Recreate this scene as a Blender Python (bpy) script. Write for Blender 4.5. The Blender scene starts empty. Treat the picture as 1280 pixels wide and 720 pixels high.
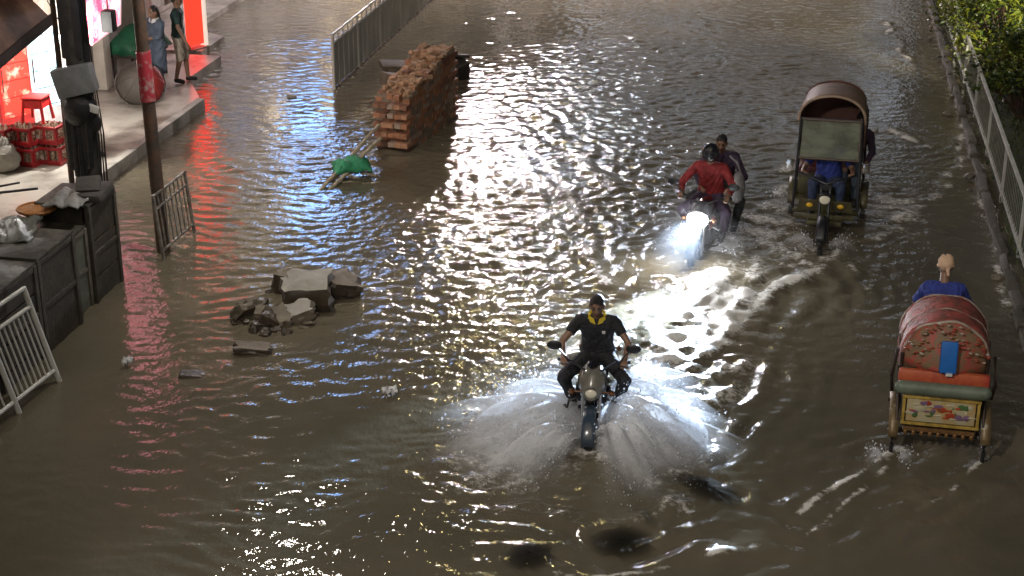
import bpy, bmesh, math, random
import numpy as np
from mathutils import Vector, Matrix, Euler
random.seed(7); rng = np.random.default_rng(7)
R = math.radians
sc = bpy.context.scene
COL = sc.collection

# ---------------------------------------------------------------- camera, world, exposure
CAM_H, PITCH, YAW, FPX = 8.05, R(22.05), R(10.3), 2000.0
cam_d = bpy.data.cameras.new('camera'); cam = bpy.data.objects.new('camera', cam_d); COL.objects.link(cam)
cam_d.sensor_width = 36.0; cam_d.lens = 36.0 * FPX / 1280.0; cam_d.clip_start = 0.1; cam_d.clip_end = 2000.0
cam.location = (0, 0, CAM_H); cam.rotation_euler = (R(90) - PITCH, 0, YAW)
sc.camera = cam
world = bpy.data.worlds.new('World'); sc.world = world; world.use_nodes = True
wn, wl = world.node_tree.nodes, world.node_tree.links
sky = wn.new('ShaderNodeTexSky'); sky.sky_type = 'NISHITA'; sky.sun_disc = False
sky.sun_elevation = R(48); sky.sun_rotation = R(170); sky.air_density = 1.6; sky.dust_density = 6.0
bg = wn['Background']; wl.new(sky.outputs[0], bg.inputs['Color']); bg.inputs['Strength'].default_value = 0.011
sun_d = bpy.data.lights.new('night_glow', 'SUN'); sun_d.energy = 0.36; sun_d.angle = R(60); sun_d.color = (1.0, 0.88, 0.72)
sun = bpy.data.objects.new('night_glow', sun_d); COL.objects.link(sun); sun.rotation_euler = (R(42), R(0), R(-10))
sc.view_settings.view_transform = 'Standard'; sc.view_settings.look = 'None'
sc.view_settings.exposure = 0.0; sc.view_settings.gamma = 1.0; sc.view_settings.use_curve_mapping = False
sc.cycles.use_denoising = True
sc.cycles.max_bounces = 6; sc.cycles.transparent_max_bounces = 24; sc.cycles.volume_bounces = 1
sc.cycles.sample_clamp_indirect = 6.0; sc.cycles.caustics_reflective = False; sc.cycles.caustics_refractive = False

def W(px, py, z=0.0):
    """point of the real street at height z seen at a place of the photograph (road axes: x across, y along)"""
    x = (px - 640) / FPX; v = (py - 360) / FPX
    d = (x, math.cos(PITCH) - v * math.sin(PITCH), -math.sin(PITCH) - v * math.cos(PITCH))
    t = (z - CAM_H) / d[2]; X, Y = d[0] * t, d[1] * t
    s, c = math.sin(YAW), math.cos(YAW)
    return Vector((X * c - Y * s, X * s + Y * c, z))

# ---------------------------------------------------------------- materials
MATS = {}
def mat(name, rgb, rough=0.6, metal=0.0, var=0.25, scale=6.0, bump=0.0, rgb2=None, emit=None, spec=0.5, thr=0.5, coat=0.0):
    if name in MATS: return MATS[name]
    m = bpy.data.materials.new(name); m.use_nodes = True; MATS[name] = m
    n, l = m.node_tree.nodes, m.node_tree.links
    b = n['Principled BSDF']; b.inputs['Roughness'].default_value = rough; b.inputs['Metallic'].default_value = metal
    b.inputs['Specular IOR Level'].default_value = spec; b.inputs['Coat Weight'].default_value = coat
    tc = n.new('ShaderNodeTexCoord'); nz = n.new('ShaderNodeTexNoise')
    nz.inputs['Scale'].default_value = scale; nz.inputs['Detail'].default_value = 6; nz.inputs['Roughness'].default_value = 0.62
    l.new(tc.outputs['Object'], nz.inputs['Vector'])
    cr = n.new('ShaderNodeValToRGB'); l.new(nz.outputs['Fac'], cr.inputs['Fac'])
    if rgb2 is None:
        a = [c * (1 - var) for c in rgb]; c2 = [min(1, c * (1 + var)) for c in rgb]
        cr.color_ramp.elements[0].position = 0.3; cr.color_ramp.elements[1].position = 0.7
    else:
        a, c2 = rgb, rgb2
        cr.color_ramp.elements[0].position = thr - 0.08; cr.color_ramp.elements[1].position = thr + 0.1
    cr.color_ramp.elements[0].color = (*a, 1); cr.color_ramp.elements[1].color = (*c2, 1)
    l.new(cr.outputs['Color'], b.inputs['Base Color'])
    if bump:
        bp = n.new('ShaderNodeBump'); bp.inputs['Strength'].default_value = bump; bp.inputs['Distance'].default_value = 0.02
        nz2 = n.new('ShaderNodeTexNoise'); nz2.inputs['Scale'].default_value = scale * 4; nz2.inputs['Detail'].default_value = 4
        l.new(tc.outputs['Object'], nz2.inputs['Vector']); l.new(nz2.outputs['Fac'], bp.inputs['Height']); l.new(bp.outputs['Normal'], b.inputs['Normal'])
    if emit is not None:
        if rgb2 is not None: l.new(cr.outputs['Color'], b.inputs['Emission Color'])
        else: b.inputs['Emission Color'].default_value = (*rgb, 1)
        b.inputs['Emission Strength'].default_value = emit
    return m

M = dict(
 black=mat('black_plastic', (.012, .012, .014), .38),
 rubber=mat('rubber', (.016, .016, .016), .8),
 dark_metal=mat('dark_metal', (.05, .05, .055), .4, .7),
 chrome=mat('chrome', (.6, .6, .62), .18, 1.0, .1),
 steel=mat('painted_steel', (.45, .45, .43), .42, .2, .25, 9, rgb2=(.22, .19, .15), thr=.62),
 rust=mat('rusty_steel', (.07, .055, .045), .75, .2, .5, 7, .4, rgb2=(.13, .07, .045)),
 skin=mat('skin', (.22, .125, .08), .5, 0, .1), skin_pale=mat('skin_light', (.24, .14, .09), .5, 0, .1),
 eye=mat('eye_dark', (.01, .008, .008), .2), lip=mat('lip', (.13, .05, .04), .5),
 hair=mat('hair', (.010, .009, .009), .5, 0, .4, 60, .6),
 black_cloth=mat('black_cloth', (.014, .014, .017), .8, 0, .5, 7, 1.0),
 navy=mat('navy_denim', (.03, .045, .10), .85, 0, .4, 12, .4),
 yellow_cloth=mat('yellow_cloth', (.62, .46, .03), .8, 0, .15),
 white_cloth=mat('white_cloth', (.6, .6, .6), .8, 0, .2),
 red_cloth=mat('red_cloth', (.22, .018, .02), .8, 0, .35, 10, .4),
 green_cloth=mat('dark_green_cloth', (.014, .040, .038), .85, 0, .35, 10, .4),
 beige_cloth=mat('beige_cloth', (.40, .35, .29), .85, 0, .2, 10, .4),
 bluegrey_cloth=mat('bluegrey_cloth', (.075, .10, .14), .85, 0, .3, 8, .4),
 blue_cloth=mat('blue_cloth', (.03, .05, .26), .85, 0, .3, 8, .4),
 purple_cloth=mat('dark_purple_cloth', (.035, .02, .045), .85, 0, .3, 8, .4),
 peach_cloth=mat('peach_cloth', (.62, .42, .28), .8, 0, .15),
 wood=mat('wet_dark_wood', (.035, .03, .026), .5, 0, .5, 5, .4, rgb2=(.06, .05, .038)),
 wood_edge=mat('worn_wood_edge', (.11, .095, .075), .6, 0, .4, 8, .3),
 bamboo=mat('bamboo', (.35, .31, .22), .55, 0, .3, 14),
 concrete=mat('concrete', (.27, .25, .22), .8, 0, .4, 3, .5),
)

# ---------------------------------------------------------------- mesh helpers
class MB:
    def __init__(s): s.bm = bmesh.new()
    def _add(s, geom_verts, mi):
        if mi:
            fs = set()
            for v in geom_verts: fs.update(v.link_faces)
            for f in fs: f.material_index = mi
        return s
    def box(s, c, size, rot=(0, 0, 0), mi=0, bev=0.0, jit=0.0):
        mx = Matrix.Translation(c) @ Euler(rot).to_matrix().to_4x4() @ Matrix.Diagonal((*size, 1))
        vs = bmesh.ops.create_cube(s.bm, size=1.0, matrix=mx)['verts']
        if jit:
            for v in vs: v.co += Vector((random.uniform(-jit, jit) for _ in range(3)))
        if bev:
            es = set()
            for v in vs: es.update(v.link_edges)
            r = bmesh.ops.bevel(s.bm, geom=list(es), offset=bev, segments=2, affect='EDGES', profile=0.6)
            vs = [v for v in vs if v.is_valid] + list(r['verts'])
        return s._add(vs, mi)
    def rod(s, p0, p1, r0, r1=None, seg=12, mi=0):
        p0, p1 = Vector(p0), Vector(p1); d = p1 - p0
        if d.length < 1e-6: return s
        r1 = r0 if r1 is None else r1
        mx = Matrix.Translation((p0 + p1) / 2) @ d.to_track_quat('Z', 'Y').to_matrix().to_4x4()
        return s._add(bmesh.ops.create_cone(s.bm, cap_ends=True, segments=seg, radius1=r0, radius2=max(r1, 1e-4), depth=d.length, matrix=mx)['verts'], mi)
    def ball(s, c, r, seg=12, mi=0, rot=None):
        r = (r, r, r) if not hasattr(r, '__len__') else r
        mx = Matrix.Translation(c) @ (rot.to_4x4() if rot else Matrix()) @ Matrix.Diagonal((*r, 1))
        return s._add(bmesh.ops.create_uvsphere(s.bm, u_segments=seg, v_segments=max(6, seg * 2 // 3), radius=1.0, matrix=mx)['verts'], mi)
    def cap(s, p0, p1, r0, r1=None, seg=12):
        r1 = r0 if r1 is None else r1
        s.rod(p0, p1, r0, r1, seg); s.ball(p0, r0, seg); s.ball(p1, r1, seg); return s
    def tube(s, pts, r, seg=8, closed=False, mi=0):
        pts = [Vector(p) for p in pts]; n = len(pts); rings = []
        for i, p in enumerate(pts):
            a = pts[(i - 1) % n] if (closed or i > 0) else p; b = pts[(i + 1) % n] if (closed or i < n - 1) else p
            t = (b - a).normalized(); q = t.to_track_quat('Z', 'Y'); rr = r[i] if hasattr(r, '__len__') else r
            rings.append([s.bm.verts.new(p + q @ Vector((rr * math.cos(2 * math.pi * k / seg), rr * math.sin(2 * math.pi * k / seg), 0))) for k in range(seg)])
        allv = [v for g in rings for v in g]
        for i in range(n if closed else n - 1):
            A, B = rings[i], rings[(i + 1) % n]
            off = 0
            if closed and i == n - 1:
                off = min(range(seg), key=lambda o: sum((A[k].co - B[(k + o) % seg].co).length for k in range(seg)))
            for k in range(seg):
                s.bm.faces.new((A[k], A[(k + 1) % seg], B[(k + 1 + off) % seg], B[(k + off) % seg]))
        if not closed:
            s.bm.faces.new(rings[0][::-1]); s.bm.faces.new(rings[-1])
        return s._add(allv, mi)
    def ring(s, c, axis, Rr, r, seg=32, ts=8, mi=0):
        q = Vector(axis).to_track_quat('Z', 'Y'); c = Vector(c)
        return s.tube([c + q @ Vector((Rr * math.cos(2 * math.pi * i / seg), Rr * math.sin(2 * math.pi * i / seg), 0)) for i in range(seg)], r, ts, True, mi)
    def poly(s, pts, mi=0):
        vs = [s.bm.verts.new(p) for p in pts]; f = s.bm.faces.new(vs); f.material_index = mi; return s
    def prism(s, pts, ext, mi=0):
        """a closed slab: outline pts pushed along the vector ext"""
        a = [s.bm.verts.new(Vector(p)) for p in pts]; b = [s.bm.verts.new(Vector(p) + Vector(ext)) for p in pts]; n = len(a)
        fs = [s.bm.faces.new(a[::-1]), s.bm.faces.new(b)] + [s.bm.faces.new((a[i], a[(i + 1) % n], b[(i + 1) % n], b[i])) for i in range(n)]
        for f in fs: f.material_index = mi
        return s
    def grid(s, rows, mi=0, closed=False):
        """skin over rows of points"""
        g = [[s.bm.verts.new(p) for p in row] for row in rows]
        for i in range(len(g) - 1):
            m = len(g[i])
            for k in range(m if closed else m - 1):
                f = s.bm.faces.new((g[i][k], g[i][(k + 1) % m], g[i + 1][(k + 1) % m], g[i + 1][k])); f.material_index = mi
        return s
    def build(s, name, mats, parent=None, smooth=True, angle=40, loc=None, solid=0.0):
        bmesh.ops.recalc_face_normals(s.bm, faces=s.bm.faces)
        me = bpy.data.meshes.new(name); s.bm.to_mesh(me); s.bm.free()
        for m in (mats if isinstance(mats, (list, tuple)) else [mats]): me.materials.append(m)
        if smooth:
            me.polygons.foreach_set('use_smooth', [True] * len(me.polygons)); me.set_sharp_from_angle(angle=R(angle))
        o = bpy.data.objects.new(name, me); COL.objects.link(o)
        if solid:
            md = o.modifiers.new('thickness', 'SOLIDIFY'); md.thickness = solid; md.offset = 0
        if parent is not None: o.parent = parent
        if loc is not None: o.location = loc
        return o

def tag(o, label, cat, group=None, kind=None):
    o['label'] = label; o['category'] = cat
    if group: o['group'] = group
    if kind: o['kind'] = kind
    return o
def thing(name, label, cat, loc=(0, 0, 0), rz=0.0, group=None, rot=None):
    o = bpy.data.objects.new(name, None); COL.objects.link(o); o.empty_display_size = 0.2
    o.location = loc; o.rotation_euler = rot if rot else (0, 0, rz)
    return tag(o, label, cat, group)
def copy_tree(o, parent=None):
    c = o.copy(); COL.objects.link(c)
    if parent: c.parent = parent
    for ch in [x for x in bpy.data.objects if x.parent is o]: copy_tree(ch, c)
    return c
def structure(name, mb, m, **k):
    o = mb.build(name, m, **k); o['kind'] = 'structure'; return o
def lamp(name, loc, energy, color=(1, 1, 1), r=0.1, kind='POINT', parent=None, target=None, spot=60, blend=.5):
    d = bpy.data.lights.new(name, kind); d.energy = energy; d.color = color
    d.shadow_soft_size = r
    if kind == 'SPOT': d.spot_size = R(spot); d.spot_blend = blend
    o = bpy.data.objects.new(name, d); COL.objects.link(o); o.location = loc
    if target is not None: o.rotation_euler = (Vector(target) - Vector(loc)).to_track_quat('-Z', 'Y').to_euler()
    if parent: o.parent = parent
    return o

# ---------------------------------------------------------------- people
def remeshed(mb, name, mats, voxel, parent=None, smooth_it=4, crease=0.0):
    o = mb.build(name, mats, None)
    md = o.modifiers.new('r', 'REMESH'); md.mode = 'VOXEL'; md.voxel_size = voxel; md.use_smooth_shade = True
    s = o.modifiers.new('s', 'SMOOTH'); s.iterations = smooth_it; s.factor = 0.5
    dg = bpy.context.evaluated_depsgraph_get()
    me = bpy.data.meshes.new_from_object(o.evaluated_get(dg)); old = o.data
    o.modifiers.clear(); o.data = me; bpy.data.meshes.remove(old); me.name = name
    if not me.materials:
        for m in (mats if isinstance(mats, (list, tuple)) else [mats]): me.materials.append(m)
    if crease:                                                          # folds of loose wet cloth
        nv = len(me.vertices); co = np.empty(nv * 3, np.float32); me.vertices.foreach_get('co', co); co = co.reshape(-1, 3)
        no = np.empty(nv * 3, np.float32); me.vertex_normals.foreach_get('vector', no); no = no.reshape(-1, 3)
        x, y, z = co.T; ph = float(abs(hash(name)) % 7)
        d = np.sin(z * 34 + 9 * np.sin(x * 11 + ph) + 6 * np.sin(y * 13)) * .6 + np.sin((x + z) * 47 + 7 * np.sin(y * 17 + z * 8)) * .4
        co = co + no * (d * crease)[:, None]; me.vertices.foreach_set('co', co.astype(np.float32).ravel()); me.update()
    me.polygons.foreach_set('use_smooth', [True] * len(me.polygons))
    if parent: o.parent = parent
    return o

def person(label, J, loc, rz=0, skin='skin', shirt='black_cloth', sleeve=0.55, trousers='navy', leg=1.0, face=(0, 1, 0), hair='hair',
           collar=None, shoes=None, curl=(0, 0, -1), group=None, long_coat=False, hair_long=False):
    V = {k: Vector(v) for k, v in J.items()}
    sx = (V['shR'] - V['shL']).normalized(); f = Vector(face).normalized()
    up = (V['head'] - V['neck']).normalized(); side = f.cross(up).normalized(); f = up.cross(side).normalized()
    def torso(mb, g):
        n, p = V['neck'], V['pelvis']; fw = sx.cross((n - p).normalized()) * -1
        mb.cap(V['shL'].lerp(V['shR'], .1), V['shL'].lerp(V['shR'], .9), .062 + g)
        lv = [(.80, .105, .098), (.55, .085, .088), (.30, .075, .088), (.02, .085, .105)]
        prev = None
        for t, w, r in lv:
            c = p.lerp(n, t); a, b = c - sx * w, c + sx * w; mb.cap(a, b, r + g)
            if prev: mb.cap(prev[0], a, prev[2] + g, r + g); mb.cap(prev[1], b, prev[2] + g, r + g); mb.cap(prev[0].lerp(prev[1], .5), a.lerp(b, .5), prev[2] + g, r + g)
            prev = (a, b, r)
    def hips(mb, g):
        mb.cap(V['pelvis'] - sx * .08, V['pelvis'] + sx * .08, .108 + g)
        for s in 'LR': mb.cap(V['pelvis'].lerp(V['hip' + s], .6), V['hip' + s], .1 + g, .092 + g)
    b = MB(); torso(b, 0); hips(b, 0)
    b.cap(V['neck'] - up * .03, V['head'] - up * .06, .057, .052)
    hd = V['head']; rot = Matrix((side, f, up)).transposed()
    b.ball(hd, (.074, .094, .112), 18, rot=rot); b.cap(hd - up * .07 + f * .035, hd - up * .055 + f * .055, .045, .04)
    b.cap(hd + f * .085 + up * .005, hd + f * .108 - up * .028, .011, .016)
    for s in (-1, 1): b.ball(hd + side * s * .078 - up * .01, (.014, .026, .034), 8, rot=rot)
    for s in 'LR':
        b.cap(V['sh' + s], V['el' + s], .05, .04); b.cap(V['el' + s], V['wr' + s], .04, .029)
        b.cap(V['hip' + s], V['kn' + s], .085, .058); b.cap(V['kn' + s], V['an' + s], .055, .037)
        b.cap(V['an' + s] - Vector((0, 0, .03)), V['toe' + s], .04, .032)
        w = V['wr' + s]; d = (w - V['el' + s]).normalized(); cu = Vector(curl); cu = (cu - d * cu.dot(d)).normalized(); ax = d.cross(cu).normalized()
        if 'grip' + s in V: d = (V['grip' + s] - w).normalized(); cu = (Vector(curl) - d * Vector(curl).dot(d)).normalized(); ax = d.cross(cu).normalized()
        for k in (-1, 0, 1): b.cap(w, w + d * .085 + ax * k * .022, .024, .018, 8)
        sgn = 1 if s == 'L' else -1
        for k, L in enumerate((.036, .042, .039, .03)):
            o_ = w + d * .088 + ax * sgn * (k - 1.5) * .021; m1 = o_ + d * L + cu * .012; m2 = m1 + (d * .45 + cu).normalized() * L * .85
            b.cap(o_, m1, .0105, .0095, 8); b.cap(m1, m2, .0095, .0085, 8)
        th = w + d * .03 - ax * sgn * .03; b.cap(th, th + (d * .7 - ax * sgn * .6 + cu * .4).normalized() * .05, .013, .0105, 8)
    body = remeshed(b, 'person', [M[skin], M['eye'], M['lip']], .0105, None, 2)
    body.location = loc; body.rotation_euler = (0, 0, rz)
    # eyes, brows and mouth are patches of the one body mesh
    for pl in body.data.polygons:
        c = pl.center - hd; a, q, h = c.dot(side), c.dot(f), c.dot(up)
        if q > .05 and ((abs(abs(a) - .032) < .015 and abs(h - .008) < .008) or (abs(abs(a) - .032) < .02 and abs(h - .03) < .006)): pl.material_index = 1
        elif q > .06 and abs(a) < .024 and abs(h + .058) < .009: pl.material_index = 2
    tag(body, label, 'person', group)
    if shirt:
        s_ = MB(); torso(s_, .014)
        for s in 'LR':
            a, e, w = V['sh' + s], V['el' + s], V['wr' + s]
            s_.ball(a, .066)
            if sleeve <= 1: s_.rod(a, a.lerp(e, sleeve), .066, .06)
            else: s_.cap(a, e, .064, .054); s_.rod(e, e.lerp(w, sleeve - 1), .054, .043)
        if long_coat:
            p = V['pelvis']; k = (V['knL'] + V['knR']) / 2
            s_.cap(p - sx * .05, k - sx * .1, .13, .13); s_.cap(p + sx * .05, k + sx * .1, .13, .13)
        remeshed(s_, 'shirt', M[shirt], .012, body, 4, .0065)
    if trousers:
        t_ = MB(); hips(t_, .013)
        for s in 'LR':
            h, k, a = V['hip' + s], V['kn' + s], V['an' + s]
            if leg <= .5: t_.cap(h, h.lerp(k, leg * 2 * .85), .1, .085); t_.rod(h.lerp(k, leg * 2 * .8), h.lerp(k, leg * 2), .088, .088)
            else: t_.cap(h, k, .1, .075); t_.rod(k, k.lerp(a, leg * 2 - 1), .074, .056)
        remeshed(t_, 'trousers', M[trousers], .012, body, 4, .0055)
    if hair:
        h_ = MB(); h_.ball(hd + up * .026 - f * .017, (.081, .098, .098), 16, rot=rot)
        if hair_long: h_.cap(hd - f * .06, hd - f * .09 - up * .16, .06, .04)
        for v in h_.bm.verts: v.co += Vector((random.uniform(-.004, .004) for _ in range(3)))
        h_.build('hair', M[hair], body)
    if collar:
        c_ = MB(); nk = V['neck'] + up * .015
        for s in (-1, 1):
            c_.prism([nk + side * s * .012 + f * .088 - up * .055, nk + side * s * .03 + f * .07 + up * .02, nk + side * s * .092 + f * .03 + up * .03, nk + side * s * .10 + f * .06 - up * .03], up * .014 + f * .012)
        c_.tube([nk + side * .085 * math.cos(t) + f * .07 * math.sin(t) + up * .02 for t in np.linspace(math.pi * .9, math.pi * 2.1, 14)], .018, 6)
        c_.build('collar', M[collar], body)
    if shoes:
        for s in 'LR':
            z_ = MB(); z_.cap(V['an' + s] - Vector((0, 0, .035)), V['toe' + s], .048, .04); z_.build('shoe', M[shoes], body)
    return body

def standing(h=1.7, stride=0.0, arm=0.0):
    k = h / 1.72
    J = dict(pelvis=(0, 0, .95), neck=(0, .01, 1.44), head=(0, .03, 1.61), shL=(-.185, 0, 1.40), shR=(.185, 0, 1.40), hipL=(-.09, 0, .9), hipR=(.09, 0, .9),
             knL=(-.1, .04 + stride * .5, .50), knR=(.1, .04 - stride * .2, .50), anL=(-.1, stride, .09), anR=(.1, -stride * .7, .09 + abs(stride) * .1),
             toeL=(-.12, stride + .14, .04), toeR=(.12, -stride * .7 + .13, .04), elL=(-.25, -.05 - arm * .2, 1.12), elR=(.25, -.02 + arm * .2, 1.12),
             wrL=(-.27, .05 - arm * .3, .87), wrR=(.27, .08 + arm * .5, .88))
    return {a: tuple(c * k for c in p) for a, p in J.items()}
def WX(px, py, X):
    """the same for a point in an upright plane along the street"""
    a, b = W(px, py, 0.0), Vector((0, 0, CAM_H)); t = (X - b.x) / (a.x - b.x); return b + (a - b) * t
BED = -0.25
MOTO1, MOTO2, RICK1, RICK2 = Vector((-1.98, 16.1, BED - .06)), Vector((-1.12, 21.75, BED)), Vector((.60, 23.5, -.2)), Vector((1.74, 15.9, -.2))

# ---------------------------------------------------------------- ground, water, pavement
structure('ground', MB().box((0, 150, -.45), (900, 900, .3)), mat('silt', (.12, .10, .08), .9))
def fbm(x, y, lam, seed, octv=3):
    r = np.random.default_rng(seed); o = np.zeros_like(x); a = 1.0
    for k in range(octv):
        for j in range(5):
            th = r.uniform(0, 2 * np.pi); ph = r.uniform(0, 6.28); L = lam / (1.9 ** k) * r.uniform(.75, 1.35)
            o += a * np.sin((x * np.cos(th) + y * np.sin(th)) * 2 * np.pi / L + ph) / 5 * 1.6
        a *= .6
    return o
def seg_d(x, y, pts):
    d = np.full_like(x, 1e9); tt = np.zeros_like(x); n = len(pts) - 1
    for i in range(n):
        a, b = pts[i], pts[i + 1]; ex, ey = b[0] - a[0], b[1] - a[1]; L2 = ex * ex + ey * ey + 1e-9
        t = np.clip(((x - a[0]) * ex + (y - a[1]) * ey) / L2, 0, 1); q = np.hypot(x - a[0] - t * ex, y - a[1] - t * ey)
        m = q < d; d = np.where(m, q, d); tt = np.where(m, (i + t) / n, tt)
    return d, tt
def make_water():
    xs = np.arange(-19.5, 5.01, .038); ys = np.arange(10.8, 43.01, .043)
    lo = [-450, -200, -90, -50, -34, -26, -22.5]; hi = [6, 8, 11, 16, 26, 50, 100, 450]
    xs = np.concatenate([lo, xs, hi]); ys = np.concatenate([[-300, -120, -50, -20, -5, 2, 6, 8.5], ys, [45, 47, 50, 55, 62, 72, 90, 130, 220, 600]])
    X, Y = np.meshgrid(xs, ys)
    wx = X + .15 * fbm(X, Y, 3.2, 3, 2); wy = Y + .15 * fbm(X, Y, 3.2, 4, 2)
    r = np.random.default_rng(11); Z = np.zeros_like(X); C = np.zeros_like(X)
    for k in range(70):
        L = float(np.exp(r.uniform(np.log(.155), np.log(.42)))); th = r.normal(np.pi / 2 + .18, .42)
        Z += (.0136 * L / 6.28) * np.sin((wx * np.cos(th) + wy * np.sin(th)) * 6.2832 / L + r.uniform(0, 6.28))
    for k in range(60):                                              # confused chop of the busy lane
        L = float(np.exp(r.uniform(np.log(.155), np.log(.45)))); th = r.normal(0, .75)
        C += (.0205 * L / 6.28) * np.sin((wx * np.cos(th) + wy * np.sin(th)) * 6.2832 / L + r.uniform(0, 6.28))
    gust = np.clip(.92 + .35 * fbm(X, Y, 5.5, 9, 2), .4, 1.5)
    calm = np.exp(-(((X + 8.1) / .55) ** 2 + ((Y - 16.2) / 2.6) ** 2)) * .45                       # lee of the stalls
    chopm = np.exp(-((X + 3.2) / 2.5) ** 2) * np.clip((Y - 15.5) / 4, 0, 1)
    right = np.clip((X + .2) / 1.2, 0, 1)
    Z = Z * gust * (1 - calm) * (1 - .45 * right) + C * (chopm * 1.0 + .12) * (.6 + .5 * gust)
    foam = np.zeros_like(X)
    def ridge(pix, h, w, f, fw=None, rip=0.0):
        nonlocal Z, foam
        pts = [tuple(W(*p)[:2]) for p in pix]; d, t = seg_d(wx, wy, pts)
        br = np.clip(.6 + .6 * fbm(X, Y, .7, int(abs(pix[0][0])) + 17, 2), 0, 1.5)
        Z = Z + .55 * h * np.exp(-(d / w) ** 2) * br * (1 - .35 * t)
        if rip: Z = Z + rip * np.sin(d * 6.2832 / .34) * np.exp(-(d / .8) ** 2) * br
        foam = np.maximum(foam, f * np.exp(-(d / (fw or w)) ** 2) * np.clip(br, 0, 1.1))
    def patch(px, py, rx, ry, f, h=0.0, seed=1):
        nonlocal Z, foam
        p = W(px, py); q = np.exp(-(((X - p.x) / rx) ** 2 + ((Y - p.y) / ry) ** 2))
        n = fbm(X, Y, .55, seed + 40, 3)
        foam = np.maximum(foam, f * q * np.clip(.62 + .5 * n, 0, 1)); Z = Z + .35 * h * q * n
    ridge([(990, 352), (925, 400), (865, 448), (800, 492)], .07, .10, .9, .12, .012)              # bow waves and wakes
    ridge([(900, 352), (868, 400), (832, 445), (792, 480)], .06, .12, .75, .14, .01)
    ridge([(935, 372), (880, 420), (835, 460)], .08, .08, .9, .16, .02); ridge([(915, 455), (880, 500), (850, 560)], .05, .2, .5, .3, .03); ridge([(905, 350), (890, 380), (850, 420)], .05, .3, 1.0, .42, .02)
    ridge([(842, 345), (800, 400), (775, 440)], .05, .12, .5, .12, .012)
    patch(880, 385, .45, 1.0, .85, .03, 2); patch(835, 460, .4, .8, .6, .03, 3)
    patch(765, 540, .9, .9, .75, .04, 4); patch(640, 565, .6, .9, .6, .04, 5); patch(840, 560, .5, .7, .6, .03, 6)
    ridge([(690, 545), (640, 560), (590, 600)], .06, .14, .6, .16, .016); ridge([(790, 590), (830, 620), (860, 640)], .05, .12, .5, .14, .014)
    patch(962, 285, .55, 1.3, .62, .035, 7); patch(1120, 262, .45, 1.2, .55, .035, 8); patch(1000, 320, .4, .7, .55, .03, 9); patch(930, 330, .4, .8, .5, .03, 10)
    ridge([(1035, 318), (1000, 345), (955, 380)], .05, .10, .6, .10, .012); ridge([(1042, 318), (1060, 345), (1085, 380)], .05, .1, .35, .08, .012)
    ridge([(1085, 165), (1125, 165), (1165, 182)], .05, .12, .75, .10); ridge([(1108, 30), (1125, 60), (1140, 80)], .04, .1, .6, .08); ridge([(1090, 300), (1150, 250), (1190, 215)], .04, .15, .5, .14)
    ridge([(960, 260), (990, 230), (1000, 200)], .04, .15, .5, .14)
    ridge([(1121, 566), (1060, 598), (1000, 640)], .07, .05, .95, .036, .014); ridge([(1124, 566), (1090, 600), (1012, 668)], .05, .05, .6, .03, .012)
    ridge([(1236, 575), (1205, 600), (1160, 630)], .05, .05, .6, .03, .010); patch(1123, 562, .08, .16, .8, .0, 31)
    ridge([(700, 716), (830, 697), (952, 686)], .07, .08, .55, .035, .012); ridge([(885, 692), (952, 686)], .03, .06, .8, .04); ridge([(850, 625), (800, 645), (740, 660)], .05, .12, .3, .06, .014)
    ridge([(1195, 130), (1215, 210), (1240, 290), (1272, 400)], .03, .12, .5, .08)
    ridge([(640, 640), (720, 650), (790, 640)], .045, .14, .2, .08, .016)
    ridge([(655, 130), (720, 190), (760, 240)], .05, .14, .4, .1, .012); ridge([(705, 240), (735, 320), (765, 350)], .05, .14, .45, .12, .012)
    for px, py, rx, ry, a in ((882, 505, .36, 1.5, .22), (865, 400, .4, 1.0, .14), (640, 640, 1.0, .8, .12)):   # short steep ripples thrown off by the wheels
        p = W(px, py); q = np.exp(-(((X - p.x) / rx) ** 2 + ((Y - p.y) / ry) ** 2))
        Z = Z + q * a * .27 / 6.28 * np.sin((wy + .25 * wx) * 6.2832 / .27 + 2.2 * fbm(X, Y, .9, 77, 2))
    foam = np.where((X < -9.5), 0, np.clip(foam * 1.1, 0, 1))
    edge = np.clip((X + 24) / 4, 0, 1) * np.clip((8 - X) / 2, 0, 1) * np.clip((Y - 8) / 2, 0, 1) * np.clip((54 - Y) / 9, 0, 1)
    Z *= edge; foam *= edge
    ny, nx = X.shape; me = bpy.data.meshes.new('water')
    idx = np.arange(nx * ny).reshape(ny, nx)
    q = np.stack([idx[:-1, :-1], idx[:-1, 1:], idx[1:, 1:], idx[1:, :-1]], -1).reshape(-1, 4)
    me.vertices.add(nx * ny); me.vertices.foreach_set('co', np.stack([X, Y, Z], -1).astype(np.float32).ravel())
    me.loops.add(q.size); me.loops.foreach_set('vertex_index', q.ravel().astype(np.int32))
    me.polygons.add(len(q)); me.polygons.foreach_set('loop_start', np.arange(0, q.size, 4, dtype=np.int32))
    me.polygons.foreach_set('use_smooth', np.ones(len(q), dtype=bool)); me.update(calc_edges=True)
    at = me.attributes.new('foam', 'FLOAT', 'POINT'); at.data.foreach_set('value', foam.astype(np.float32).ravel())
    ch = me.attributes.new('chop', 'FLOAT', 'POINT'); ch.data.foreach_set('value', np.clip((.62 + chopm * .6) * gust * (1 - calm * .3), .1, 1.4).astype(np.float32).ravel())
    o = bpy.data.objects.new('water', me); COL.objects.link(o); o['kind'] = 'structure'
    m = bpy.data.materials.new('muddy_flood_water'); m.use_nodes = True; me.materials.append(m)
    n, l = m.node_tree.nodes, m.node_tree.links; b = n['Principled BSDF']
    tc = n.new('ShaderNodeTexCoord')
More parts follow.
